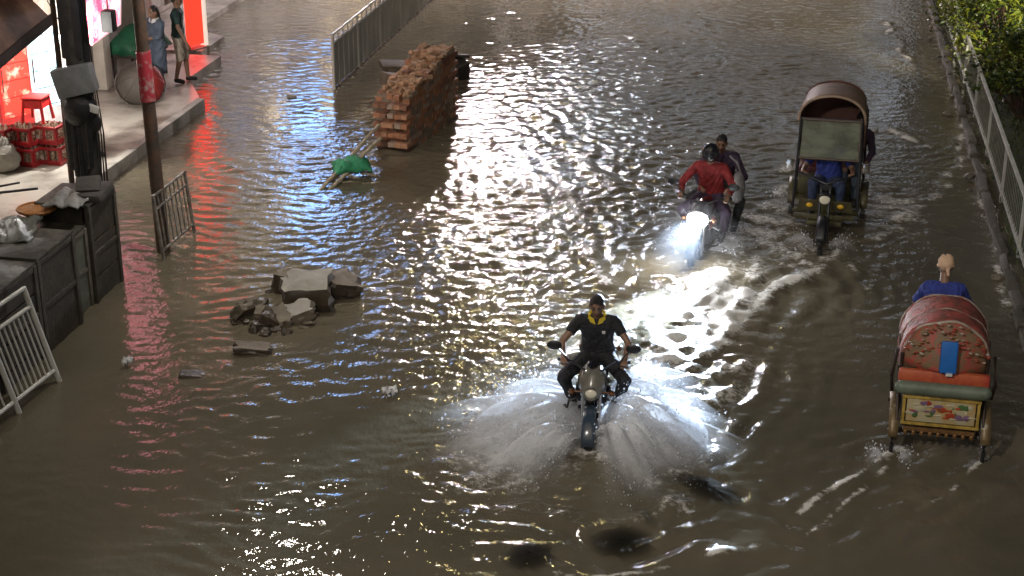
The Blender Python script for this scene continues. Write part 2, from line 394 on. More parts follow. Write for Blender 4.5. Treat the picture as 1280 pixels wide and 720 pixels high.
    def noise(s, d=4, rgh=.6):
        z = n.new('ShaderNodeTexNoise'); z.inputs['Scale'].default_value = s; z.inputs['Detail'].default_value = d; z.inputs['Roughness'].default_value = rgh; l.new(tc.outputs['Object'], z.inputs['Vector']); return z
    def math_(op, a, c, clamp=False):
        z = n.new('ShaderNodeMath'); z.operation = op; z.use_clamp = clamp
        for i, q_ in enumerate((a, c)):
            if hasattr(q_, 'links'): l.new(q_, z.inputs[i])
            else: z.inputs[i].default_value = q_
        return z.outputs[0]
    mud = n.new('ShaderNodeValToRGB'); l.new(noise(.35, 5).outputs['Fac'], mud.inputs['Fac'])
    mud.color_ramp.elements[0].color = (.092, .082, .057, 1); mud.color_ramp.elements[1].color = (.138, .116, .079, 1)
    mud.color_ramp.elements[0].position = .35; mud.color_ramp.elements[1].position = .7
    fa = n.new('ShaderNodeAttribute'); fa.attribute_name = 'foam'; ca = n.new('ShaderNodeAttribute'); ca.attribute_name = 'chop'
    fn = math_('MULTIPLY', math_('SUBTRACT', math_('ADD', math_('MULTIPLY', fa.outputs['Fac'], .85), math_('MULTIPLY', noise(13.0, 8, .72).outputs['Fac'], 2.0)), 1.16), 2.6, True)
    fn = math_('MULTIPLY', fn, math_('MULTIPLY', fa.outputs['Fac'], 2.6, True), True)
    mx = n.new('ShaderNodeMix'); mx.data_type = 'RGBA'; l.new(fn, mx.inputs['Factor']); l.new(mud.outputs['Color'], mx.inputs['A']); mx.inputs['B'].default_value = (.60, .585, .54, 1)
    l.new(mx.outputs['Result'], b.inputs['Base Color'])
    l.new(math_('ADD', math_('MULTIPLY', fn, .35), .03), b.inputs['Roughness']); b.inputs['IOR'].default_value = 1.36
    bp = n.new('ShaderNodeBump'); bp.inputs['Distance'].default_value = .02
    mp = n.new('ShaderNodeMapping'); mp.inputs['Scale'].default_value = (1.5, 1.0, 1.0); l.new(tc.outputs['Object'], mp.inputs['Vector'])
    n1_, n2_ = noise(8.5, 2, .5), noise(21, 2, .5)
    for z_ in (n1_, n2_): l.new(mp.outputs['Vector'], z_.inputs['Vector'])
    h = math_('ADD', math_('ADD', n1_.outputs['Fac'], math_('MULTIPLY', n2_.outputs['Fac'], .30)), math_('MULTIPLY', fn, .25))
    l.new(h, bp.inputs['Height']); l.new(math_('MULTIPLY', ca.outputs['Fac'], .62), bp.inputs['Strength']); l.new(bp.outputs['Normal'], b.inputs['Normal'])
    return o
make_water()

pav = mat('wet_pavement', (.15, .13, .105), .3, 0, .25, 1.3, .3, rgb2=(.44, .41, .36), thr=.44)
EDGE = -10.85
mb = MB(); mb.prism([(EDGE, 5, -.3), (EDGE, 27.3, -.3), (-11.55, 28.6, -.3), (-11.55, 30.4, -.3), (-30, 30.4, -.3), (-30, 5, -.3)], (0, 0, .5))
structure('pavement', mb, pav, smooth=False)
mb = MB(); mb.prism([(-12.2, 31.0, -.3), (-12.2, 32.4, -.3), (-13.2, 33.0, -.3), (-13.2, 60, -.3), (-30, 60, -.3), (-30, 31.0, -.3)], (0, 0, .42)); 
structure('pavement', mb, pav, smooth=False)
mb = MB()
for k in range(24):                                                   # worn kerb blocks at the pavement's edge
    mb.box((EDGE + .07, 8.4 + k * .8, -.02 + random.uniform(-.01, .01)), (.15, .785, .475), (0, random.uniform(-.02, .02), 0), bev=.015)
structure('kerb', mb, M['concrete'])

# ---------------------------------------------------------------- the shop building on the left
def emis(name, rgb, strength, **k): return mat(name, rgb, emit=strength, **k)
wallm = mat('stained_plaster', (.30, .27, .23), .85, 0, .3, 1.2, .2); dark_in = mat('shop_interior', (.35, .30, .26), .7)
FX = -12.95
sb = thing('shop_building', 'beige plaster shop building with an open lit drinks shop beside the flooded pavement', 'building', (FX, 21, .2))
def part(name, mb, m, p, **k): return mb.build(name, m, p, **k)
T = lambda p: (p[0] - FX, p[1] - 21, p[2] - .2)
mb = MB(); mb.box(T((FX - .12, 12, 3.9)), (.24, 13.4, 7.4)); mb.box(T((FX - .12, 27.75, 3.9)), (.24, 5.3, 7.4)); mb.box(T((FX - .12, 21.9, 5.5)), (.24, 6.4, 4.2)); part('wall', mb, wallm, sb)
mb = MB(); mb.box(T((FX - 3.3, 21.9, 1.9)), (.1, 6.4, 3.4)); mb.box(T((FX - 1.75, 18.74, 1.9)), (3.0, .1, 3.4)); mb.box(T((FX - 1.75, 25.05, 1.9)), (3.0, .1, 3.4)); mb.box(T((FX - 1.75, 21.9, 3.55)), (3.0, 6.3, .1)); part('interior', mb, dark_in, sb)
mb = MB()
for k in range(26): mb.box(T((FX + .03, 26.0 + .0 * k, .28 + k * .1)), (.05, 2.3, .085), (.0, .25, 0))
part('roller_shutter', mb, mat('shutter', (.38, .36, .32), .45, .3, .2, 3), sb)
for u in (25.4, 27.6, 29.6): part('pilaster', MB().box(T((FX + .12, u, 1.9)), (.22, .3, 3.4), bev=.01), mat('pale_column', (.45, .42, .36), .7, 0, .2, 2), sb)
mb = MB(); mb.box(T((FX - 2.5, 21, 7.7)), (6, 18.6, .25)); part('roof', mb, M['concrete'], sb)
# fascia board of the shop: a long weathered sign hung under the awning
a, b = WX(-60, 128, -11.5), WX(62, 26, -11.5); up = Vector((0, 0, 1))
an = thing('awning', 'weathered brown awning board sloping above the lit drinks shop', 'awning', a)
d = b - a; mb = MB(); out = Vector((-.75, .0, .42))
mb.prism([(0, 0, 0), d, d + out + up * .32, out + up * .32], (.02, 0, .05)); mb.build('canopy', mat('brown_board', (.10, .05, .033), .6, 0, .5, 2.5, .3, rgb2=(.19, .10, .06)), an)
mb = MB(); mb.prism([(.03, 0, -.05), d + Vector((.03, 0, -.05)), d + Vector((.03, 0, .12)), (.03, 0, .12)], (.03, 0, 0)); mb.build('fascia', mat('dark_fascia', (.035, .025, .024), .55, 0, .4, 4), an)
for t in (.15, .5, .85): MB().rod(d * t + out + up * .3, d * t + Vector((FX + 11.5, 0, .9)), .02).build('bracket', M['dark_metal'], an)
g0, g1 = WX(-40, 40, -12.2), WX(58, -12, -12.2)
mb = MB(); d = g1 - g0; mb.prism([(0, 0, 0), d, d + Vector((-.7, 0, .5)), Vector((-.7, 0, .5))], (.01, 0, .03))
o = mb.build('tin_sheet', mat('grey_tin', (.22, .23, .23), .45, .5, .3, 3), None, loc=g0); tag(o, 'grey corrugated tin sheet roof above the brown awning board', 'roof sheet')

# coolers, stool, crates and sack at the shop front
def cooler(loc, rz, label, body, front, strength, w=.62, h=1.75):
    t = thing('drinks_cooler', label, 'cooler', loc, rz)
    MB().box((0, -.28, h / 2), (w, .56, h), bev=.02).build('body', body, t)
    MB().box((0, .012, h * .56), (w * .86, .02, h * .74)).build('glass_door', front, t)
    MB().box((0, .012, h * .965), (w * .92, .02, h * .055)).build('sign_panel', front, t)
    MB().rod((w * .4, .045, h * .45), (w * .4, .045, h * .68), .012).build('handle', M['chrome'], t)
    for k in range(5): MB().box((0, .028, h * (.22 + k * .165)), (w * .84, .008, .012)).build('shelf', M['chrome'], t)
    return t
redwhite = emis('lit_red_display', (.9, .035, .02), 1.0, rgb2=(.95, .55, .40), thr=.6, scale=3.2)
palelit = emis('lit_pale_display', (.45, .78, .85), 1.0, rgb2=(.85, .92, 1.0), thr=.5, scale=3.5)
c = W(30, 178, .2); cooler(tuple(W(26, 168, .2)), R(-122), 'red drinks cooler with glowing red and orange door inside the shop', mat('cooler_red', (.5, .03, .03), .35), redwhite, 1)
cooler(tuple(W(64, 158, .2)), R(-122), 'pale drinks cooler with glowing bluish white door beside the red one', mat('cooler_white', (.75, .75, .75), .35), palelit, 1, .62, 1.85)
MB().box((0, 0, 1.25), (.14, .22, 2.5), bev=.01).build('display_column', emis('warm_white_panel', (.95, .88, .72), .75), None, loc=tuple(W(88, 150, .2)))
o = bpy.data.objects['display_column']; tag(o, 'narrow glowing cream column right of the pale drinks cooler', 'lit column')
crate_m = mat('crate_red', (.30, .015, .018), .4, 0, .3, 5); bot_m = mat('bottles', (.16, .09, .05), .15, 0, .7, 14, rgb2=(.55, .45, .36), thr=.48)
def crate():
    t = thing('bottle_crate', '', 'crate')
    w, dp, h = .44, .34, .30; m_ = MB()
    m_.box((0, 0, .015), (w, dp, .03))
    for s in (-1, 1):
        for z in (.05, .27): m_.box((0, s * (dp / 2 - .012), z), (w, .024, .055), bev=.006)
        for z in (.05, .27): m_.box((s * (w / 2 - .012), 0, z), (.024, dp - .05, .055), bev=.006)
        for x in (-.2, 0, .2): m_.box((x, s * (dp / 2 - .012), .16), (.035, .022, .17))
        for y in (-.12, .12): m_.box((s * (w / 2 - .012), y, .16), (.022, .04, .17))
    m_.build('crate_frame', crate_m, t)
    m_ = MB()
    for i in range(4):
        for j in range(3):
            p = ((i - 1.5) * .1, (j - 1) * .1, 0); m_.rod((p[0], p[1], .03), (p[0], p[1], .22), .042, .042, 8); m_.rod((p[0], p[1], .22), (p[0], p[1], .33), .04, .013, 8)
    m_.build('bottle', bot_m, t)
    return t
cr = crate()
spots = [(14, 206, .2, 'red bottle crate at the bottom of the stack beside the grey sack'), (44, 205, .2, 'red bottle crate in the middle of the bottom row under the stool'), (75, 203, .2, 'red bottle crate in the bottom row next to the dark utility pole'),
         (12, 206, .53, 'red bottle crate on the upper row at the far end from the pole'), (42, 204, .53, 'red bottle crate on the upper row below the red stool'), (73, 202, .53, 'red bottle crate on the upper row next to the utility pole')]
for i, (px, py, z, lb) in enumerate(spots):
    o = cr if i == 0 else copy_tree(cr); p = W(px, py, .2); o.location = (p.x - .1, p.y, z); o.rotation_euler = (0, 0, R(-8 + random.uniform(-5, 5))); o['label'] = lb; o['group'] = 'red bottle crates stacked in front of the shop'
p = W(62, 200, .2)
t = thing('plastic_stool', 'bright red plastic stool standing on top of the bottle crates', 'stool', (p.x - .12, p.y, .86))
rp = mat('red_plastic', (.50, .02, .02), .32); MB().box((0, 0, .40), (.36, .36, .035), bev=.015).build('seat', rp, t)
for sx in (-1, 1):
    for sy in (-1, 1): MB().rod((sx * .18, sy * .18, 0), (sx * .145, sy * .145, .39), .028, .022, 8).build('leg', rp, t)
m_ = MB()
for s in (-1, 1): m_.box((s * .15, 0, .30), (.02, .28, .13)); m_.box((0, s * .15, .30), (.28, .02, .13))
m_.build('apron', rp, t)
p = W(8, 214, .2)
m_ = MB(); m_.ball((0, 0, .22), (.24, .2, .24), 18); m_.cap((0, 0, .42), (.02, 0, .52), .09, .05)
for v in m_.bm.verts: v.co += Vector((random.uniform(-.02, .02) for _ in range(3))); v.co.z = max(v.co.z, 0)
tag(m_.build('sack', mat('grey_sack', (.36, .34, .30), .9, 0, .25, 6, .5), loc=(p.x, p.y, .2)), 'grey tied sack slumped beside the lowest bottle crates', 'sack')
# bulb
p = WX(80, 48, -11.6)
t = thing('light_bulb', 'bare white glowing bulb hanging in front of the shop', 'bulb', p)
m_ = MB(); m_.ball((0, 0, 0), (.085, .085, .10), 16); bulb_m = bpy.data.materials.new('bulb_glow'); bulb_m.use_nodes = True
bn = bulb_m.node_tree.nodes['Principled BSDF']; bn.inputs['Emission Color'].default_value = (1, .97, .92, 1); bn.inputs['Emission Strength'].default_value = 40
m_.build('globe', bulb_m, t); MB().rod((0, 0, .08), (0, 0, .19), .035, .03).build('socket', M['black'], t)
MB().tube([(0, 0, .18), (-.3, .05, .7), (-1.3, .3, 1.4)], .008, 6).build('wire', M['black'], t)
lamp('shop_lamp', (FX - .9, 22.2, 3.2), 260, (1, .95, .88), .25)
lamp('bulb_light', p + Vector((.0, 0, -.14)), 330, (1, .96, .9), .06)

def sign_mat(name, base, ink, strength, scale, thr): return mat(name, base, emit=strength, rgb2=ink, thr=thr, scale=scale, rough=.5)
# pink and white shop sign, hung across the pavement
t = thing('shop_sign', 'pink and red hanging shop sign with white strokes of lettering', 'sign', WX(132, 30, -11.45))
o0 = t.location
P4 = [WX(114, 56, -11.45) - o0, WX(149, 30, -11.45) - o0, WX(153, -190, -11.45) - o0, WX(112, -165, -11.45) - o0]
MB().prism(P4, (-.08, 0, 0)).build('panel', sign_mat('pink_sign', (.80, .06, .13), (.95, .50, .56), 3.0, 2.2, .52), t)
m_ = MB(); r_ = random.Random(3)
for k in range(30):
    a, b2 = r_.uniform(.08, .9), r_.uniform(.03, .97); q = P4[0].lerp(P4[1], a).lerp(P4[3].lerp(P4[2], a), b2) + Vector((.012, 0, 0))
    if k % 2: m_.box(q, (.012, .14, .035), (r_.uniform(-.15, .15) + .5, 0, 0))
    else: m_.ring(q, (1, 0, 0), .05, .014, 12, 5)
m_.build('lettering', emis('sign_white', (.95, .85, .86), .9), t)
m_ = MB(); m_.tube([p_ + Vector((.015, 0, 0)) for p_ in P4], .02, 6, True); m_.build('frame', emis('sign_edge', (.95, .7, .72), .5), t)
t = thing('loudspeaker', 'dark horn speaker hung in front of the pink sign', 'speaker', WX(136, 26, -11.2)); MB().box((0, 0, 0), (.2, .22, .36), bev=.03).build('cabinet', M['rubber'], t); MB().rod((0, 0, .18), (0, 0, 1.6), .012).build('hanger', M['dark_metal'], t)
# red lit pillar sign and pale lit column beyond
p = W(247, 50, .3)
t = thing('lit_sign', 'tall glowing plain red sign board standing at the pavement edge', 'sign', (p.x - .05, p.y, .15), R(-112))
MB().box((0, 0, 2.1), (.40, .12, 4.1), bev=.01).build('panel', emis('red_glow', (1.0, .02, .01), 3.5, var=.03), t); MB().box((-.26, 0, 2.1), (.10, .14, 4.2)).build('frame', emis('cream_glow', (.95, .78, .66), .8), t)
MB().box((0, 0, -.1), (.5, .3, .2)).build('base', M['concrete'], t)

# further buildings of the street (their lit fronts show in the water)
def far_building(loc, size, rz, label, wallc, rows, cols, lit, seed):
    w, dp, h = size; t = thing('street_building', label, 'building', loc, rz); r = random.Random(seed)
    MB().box((0, -dp / 2, h / 2), (w, dp, h)).build('wall', wallc, t)
    MB().box((0, -dp / 2, h + .15), (w + .4, dp + .4, .3)).build('roof', M['concrete'], t)
    for j in range(rows):
        for i in range(cols):
            x = (i + .5) / cols * w - w / 2; z = 4.2 + j * 3.1
            f = MB().box((0, .03, 0), (w / cols * .62, .06, 1.7), bev=.01).build('window', M['concrete'], t, loc=(x, 0, z))
            MB().box((0, .065, 0), (w / cols * .54, .02, 1.5)).build('pane', lit if r.random() < .62 else M['black'], f)
    for i in range(cols): MB().box(((i + .5) / cols * w - w / 2, .04, 1.5), (w / cols * .82, .08, 2.6), bev=.01).build('shutter', MATS['shutter'], t)
    return t
coolwin = emis('lit_cool_window', (.62, .74, .9), 2.0); warmwin = emis('lit_warm_window', (.95, .72, .42), 2.0)
far_building((-2.6, 66, 0), (14, 8, 16), R(180), 'pale apartment block at the far end of the road with cool lit windows', wallm, 4, 7, coolwin, 5)
far_building((-14.4, 46, .14), (29, 7, 10), R(-90), 'row of shop houses along the left pavement with grey shutters', wallm, 2, 10, warmwin, 6)
def board(loc, w, h, rz, label, m, post=None):
    t = thing('lit_sign', label, 'sign', loc, rz); MB().box((0, 0, 0), (w, .14, h), bev=.01).build('panel', m, t); MB().tube([(-w / 2, .0, -h / 2), (w / 2, 0, -h / 2), (w / 2, 0, h / 2), (-w / 2, 0, h / 2)], .07, 6, True).build('frame', M['dark_metal'], t)
    if post: MB().rod((0, .1, -h / 2), (0, .1, post - loc[2]), .09).build('post', M['dark_metal'], t)
    else: MB().rod((-w / 2, 0, 0), (-w / 2 - 1.2, 0, 0), .05).build('bracket', M['dark_metal'], t)
    return t
board((-13.6, 42.8, 6.2), 1.5, 2.6, R(0), 'blue glowing sign projecting over the left pavement', emis('blue_glow', (.24, .46, 1.0), 14), None)
board((-15.2, 42.3, 5.0), .5, 3.0, R(0), 'violet white glowing strip sign on the shop houses', emis('violet_glow', (.80, .74, 1.0), 14), None)
def street_lamp(loc, h, arm, label, rgb, strength, w=.62, dp=.30, az=180):
    t = thing('street_lamp', label, 'street lamp', loc, R(az)); MB().rod((0, 0, 0), (0, 0, h), .11, .07).build('pole', M['steel'], t)
    MB().tube([(0, 0, h - .2), (0, arm * .5, h + .25), (0, arm, h + .3)], .045, 8).build('arm', M['steel'], t)
    MB().box((0, arm + .2, h + .3), (w + .1, dp + .2, .14), bev=.03).build('lamp_head', M['dark_metal'], t)
    MB().box((0, arm + .2, h + .2), (w, dp, .1), bev=.02).build('lens', emis('lamp_' + label.split()[0], rgb, strength, var=0.0), t)
    return t
street_lamp((-8.6, 46, -.2), 7.2, 1.5, 'white flood lamp pole on the median beyond the brick wall', (1.0, .86, .90), 3000, .8, .4)
street_lamp((-6.5, 52, -.2), 11.0, 1.5, 'cool lamp pole standing far along the road', (.78, .87, 1.0), 650, .7, .35)
street_lamp((-7.7, 45.4, -.2), 13.8, 1.4, 'amber lamp pole standing beside the white flood lamp', (1.0, .80, .32), 480, .55, .28)

t = street_lamp((-3.6, 4.0, -.2), 9.0, 1.4, 'warm fill lamp pole added out of view to brighten the foreground', (1.0, .92, .80), 25, .5, .25, 0)
lamp('foreground_fill_light', (-3.6, 5.6, 8.6), 2100, (1.0, .94, .86), .15, 'SPOT', None, (-1.6, 15.0, 0), 70, .8)  # unseen lamp added to brighten the spray and the foreground
# ---------------------------------------------------------------- poles, stalls and railings on the left
p = W(114, 244, .2)
t = thing('utility_pole', 'thick dark utility pole bundled with black wraps and a grey meter box', 'pole', p)
polem = mat('dark_pole', (.05, .045, .042), .75, 0, .5, 5, .5)
MB().rod((0, 0, -.3), (.05, 0, 8.0), .19, .15, 18).build('shaft', polem, t)
m_ = MB(); m_.box((.05, -.24, 1.86), (.60, .22, .42), (0, R(-12), R(8)), bev=.03, jit=.012); m_.build('meter_box', mat('grey_box', (.20, .21, .22), .5, .2, .3, 4), t)
m_ = MB()
for k in range(5): m_.rod((-.14 + k * .075, -.19 - random.random() * .05, .35 + random.random() * .3), (-.15 + k * .08, -.17, 1.66), .05, .07, 8)
m_.ball((.02, -.14, 1.42), (.27, .2, .32), 14); m_.ball((.2, -.12, 1.2), (.13, .12, .2), 12)
for v in m_.bm.verts: v.co += Vector((random.uniform(-.012, .012) for _ in range(3)))
m_.build('black_wrap', mat('black_sheeting', (.012, .012, .014), .3, 0, .5, 8, .8), t)
m_ = MB()
for k in range(4): m_.tube([(.2 + .02 * k, -.1 + .05 * k, .1), (.24 + .02 * k, -.12 + .04 * k, 1.0), (.17 + .03 * k, -.1, 2.4), (.14, -.05 + .03 * k, 6)], .014, 6)
m_.tube([(.15, -.15, 1.55), (.32, -.2, 1.42), (.24, -.26, 1.25), (.3, -.16, 1.5)], .02, 6); m_.build('cable', M['black'], t)
MB().box((.27, -.22, 1.44), (.2, .05, .12), (0, .3, 0), bev=.02).build('white_tag', mat('white_tag', (.55, .55, .55), .5), t)
MB().box((-.0, -.02, 2.75), (.32, .3, 1.2), bev=.03).build('junction_box', mat('junction_grey', (.05, .05, .055), .5, .3, .3, 4), t)
q = W(91, 236, .2)
t = thing('iron_post', 'thin dark iron post just left of the utility pole', 'post', q); MB().rod((0, 0, -.2), (0, 0, 3.2), .045, .04).build('shaft', M['rust'], t); MB().box((0, 0, .02), (.16, .16, .04)).build('base_plate', M['dark_metal'], t)

p = W(205, 314); top = Vector((-.10, 0, 6.2))
t = thing('leaning_pole', 'slim rusty leaning pole rising from the water by the barricade', 'pole', (p.x, p.y, -.3))
MB().rod((0, 0, 0), top + Vector((0, 0, .3)), .10, .075, 16).build('shaft', M['rust'], t)
m_ = MB(); f_ = lambda z: top * (z / 6.2)
m_.rod(f_(2.5), f_(3.2), .105, .10, 16); m_.build('poster', mat('torn_red_poster', (.40, .03, .05), .6, 0, .3, 9, rgb2=(.40, .32, .30), thr=.56), t)
MB().tube([f_(5.2), f_(5.9) + Vector((.5, -.1, .1)), f_(5.9) + Vector((1.6, -.3, .35))], .03).build('arm', M['rust'], t)
MB().box(f_(5.9) + Vector((1.8, -.33, .36)), (.5, .26, .1), bev=.03).build('lamp_head', M['dark_metal'], t)
MB().box(f_(5.9) + Vector((1.8, -.33, .29)), (.46, .22, .05), bev=.01).build('lens', emis('pole_lamp', (1.0, .93, .84), 520, var=0.0), t)

def stall(u0, u1, h, v0, v1, label, face, planks=3, lid=True, loc_tilt=0.0):
    w = u1 - u0; d = v0 - v1
    t = thing('market_stall', label, 'stall', (v0, (u0 + u1) / 2, -.15), R(loc_tilt), 'dark wooden stall boxes standing in the water along the pavement')
    MB().box((-d / 2 - .03, 0, h / 2), (d - .08, w - .05, h - .04)).build('body', M['wood'], t)
    m_ = MB(); 
    for k in range(planks): m_.box((.0, 0, h * (k + .5) / planks), (.03, w - .16, h / planks - .02), (0, random.uniform(-.03, .03), 0))
    m_.build('front_panel', face, t)
    m_ = MB()
    for s in (-1, 1): m_.box((.005, s * (w / 2 - .04), h / 2), (.07, .075, h), bev=.008)
    for z in (.06, h * .55, h - .04): m_.box((.008, 0, z), (.05, w - .16, .06), bev=.006)
    m_.build('frame', M['wood_edge'] if face is not M['wood'] else mat('dark_frame', (.06, .052, .042), .6, 0, .4, 8, .3), t)
    m_ = MB(); m_.box((-d / 2, 0, h + .02), (d + .06, w - .01, .045), (0, random.uniform(-.02, .02), 0), bev=.01); m_.build('lid', mat('stall_lid', (.04, .037, .03), .5, 0, .5, 2.5, .4, rgb2=(.12, .115, .095), thr=.58), t)
    for s in (-1, 1):
        m_ = MB(); m_.rod((-.08, s * (w / 2 - .08), -.2), (-.08, s * (w / 2 - .08), .1), .03); m_.build('leg', M['wood'], t)
    return t
a = W(150, 352); gg = mat('grey_green_panel', (.12, .125, .10), .6, 0, .4, 3, .2)
stall(18.05, 18.9, 1.46, -8.82, -9.5, 'dark wooden stall box at the far end of the row, framed in worn brown timber', M['wood'], 3)
stall(17.45, 18.03, 1.22, -8.86, -9.5, 'narrow stall box with a pale grey green front between darker boxes', gg, 1)
stall(16.40, 17.43, 1.36, -8.74, -9.5, 'dark stall box with two framed panels beside the grey green one', M['wood'], 2)
stall(15.30, 16.38, 1.34, -8.74, -9.6, 'dark plank stall box partly behind the white railing', M['wood'], 4)
stall(14.1, 15.28, 1.12, -8.78, -9.8, 'low brown stall box behind the leaning white railing at the frame edge', mat('brown_planks', (.10, .065, .04), .7, 0, .4, 4, .3), 3)
# things lying on the stalls
def cloth(pts_loc, rx, ry, h, m, name, label, cat, rz=0, n=14, fold=.03):
    r = random.Random(len(label)); rows = []
    for i in range(n + 1):
        row = []
        for k in range(n + 1):
            x, y = (i / n * 2 - 1), (k / n * 2 - 1); e = max(abs(x), abs(y))
            row.append((x * rx + r.uniform(-.02, .02), y * ry + r.uniform(-.02, .02), h * max(0, 1 - e ** 3) + fold * math.sin(7 * x + 3 * y) * (1 - e * .4) + r.uniform(0, .02) + .05))
        rows.append(row)
    o = MB().grid(rows).build(name, m, None, loc=pts_loc, solid=.015); o.rotation_euler = (0, 0, rz); return tag(o, label, cat)
b = W(46, 263, 1.28); m_ = MB(); m_.rod((0, 0, 0), (0, 0, .06), .18, .24, 18); m_.ring((0, 0, .06), (0, 0, 1), .24, .018, 24, 6); m_.rod((0, 0, .055), (0, 0, .075), .215, .12, 18)
tag(m_.build('basket', mat('orange_basket', (.36, .15, .04), .7, 0, .4, 14, .4), loc=(b.x, b.y, 1.25)), 'shallow orange basket lying on the stall tops', 'basket')
b = W(90, 258, 1.32); cloth((b.x - .05, b.y + .1, 1.34), .24, .36, .03, mat('grey_plastic', (.20, .20, .19), .35, 0, .3, 5), 'plastic_sheet', 'crumpled pale grey plastic sheet on the stalls near the pole', 'sheet')
b = W(14, 285, 1.28); cloth((b.x, b.y, 1.2), .3, .5, .04, mat('drab_tarp', (.09, .095, .08), .5, 0, .4, 5), 'tarpaulin', 'drab folded tarpaulin on the stall top near the frame edge', 'tarpaulin', .3)
b = W(118, 240, 1.4); m_ = MB(); m_.box((0, 0, .05), (.42, .6, .10), (0, 0, .1), bev=.03, jit=.02); m_.box((-.05, .05, .13), (.3, .4, .07), (0.1, 0, .35), bev=.02, jit=.03)
tag(m_.build('bundle', mat('dark_bundle', (.05, .045, .04), .8, 0, .4, 6, .4), loc=(b.x - .05, b.y, 1.345)), 'dark flat bundle on the far stall at the foot of the pole', 'bundle')
b = W(30, 258, 1.28); m_ = MB(); m_.tube([(0, 0, 0), (.3, .5, .15), (.5, 1.1, .02)], .018, 6); m_.tube([(.1, 0, 0), (-.1, .6, .12), (.2, 1.2, .05)], .015, 6)
tag(m_.build('rope', M['black'], loc=(b.x - .6, b.y - .5, 1.3)), 'dark loose cable looped over the stall tops', 'cable')

def rail_panel(name, label, pts, rails, bars, m, group, r=.022, rb=.011, posts=(0, 1)):
    """pts: foot of both posts and the lean vector to their heads"""
    A, B, up = Vector(pts[0]), Vector(pts[1]), Vector(pts[2]); t = thing(name, label, 'railing', A, 0, group); d = B - A
    for s in posts: MB().rod(d * s - up * .12, d * s + up, r * 1.25, r * 1.25).build('post', m, t)
    for z in rails: MB().rod(up * z, d + up * z, r, r).build('rail', m, t)
    m_ = MB(); n, z0, z1 = bars
    for k in range(1, n + 1): m_.rod(d * (k / (n + 1)) + up * z0, d * (k / (n + 1)) + up * z1, rb, rb, 8)
    m_.build('bars', m, t); return t
wpaint = mat('white_paint', (.52, .51, .47), .4, .1, .2, 6, rgb2=(.40, .37, .30), thr=.66)
f0, f1 = W(74, 476), W(24, 516); dv = (f1 - f0); up = Vector((-.30, -.02, 1.17))
rail_panel('steel_railing', 'leaning white steel railing panel beside the dark stalls', (f0, f1, up), (.985, .80, .12), (8, .12, .80), wpaint, 'white railing panels at the lower edge of the pavement', .026, .013)
rail_panel('steel_railing', 'second white steel railing panel cut off by the frame corner', (f1 + dv * .06, f1 + dv * 1.5, up), (.985, .80, .12), (8, .12, .80), wpaint, 'white railing panels at the lower edge of the pavement', .026, .013, (1,))
b0, b1 = W(205, 325), W(243, 291)
rail_panel('barricade', 'rusty barred barricade standing against the leaning pole', (b0, b1, Vector((-.08, 0, .95))), (.98, .78, .14), (7, .14, .98), mat('dull_metal', (.16, .14, .12), .5, .4, .5, 8, rgb2=(.30, .28, .25), thr=.5), None, .02, .012)
t0 = None
greyp = mat('grey_paint', (.58, .57, .52), .45, .1, .25, 5, rgb2=(.38, .36, .30), thr=.64)
r0 = W(418, 112); seg = 1.75
for k in range(7):
    y0 = r0.y + k * seg; t = thing('median_railing', '', 'railing', (r0.x, y0, -.1), 0, 'grey railing panels along the median')
    t['label'] = ['nearest grey railing panel with the free end post on the median', 'second grey railing panel along the median', 'third grey railing panel along the median', 'fourth grey railing panel from the free end post', 'fifth grey railing panel from the free end post', 'sixth grey railing panel from the free end post', 'grey railing panel farthest along the median'][k]
    for s in ((0, 1) if k == 0 else (1,)): MB().rod((0, s * seg, -.1), (0, s * seg, 1.2), .032).build('post', greyp, t)
    for z in (1.18, 1.0, .1): MB().rod((0, .03, z), (0, seg - .03, z), .024 if z > .5 else .03).build('rail', greyp if z > .5 else M['rust'], t)
    m_ = MB(); m_.box((0, seg / 2, .56), (.012, seg - .1, .82))
    for j in range(1, 5): m_.rod((0.01, j * seg / 5, .1), (0.01, j * seg / 5, 1.18), .014, .014, 8)
    m_.build('infill_sheet', mat('grey_sheet_infill', (.46, .45, .41), .5, .2, .2, 2.2), t)

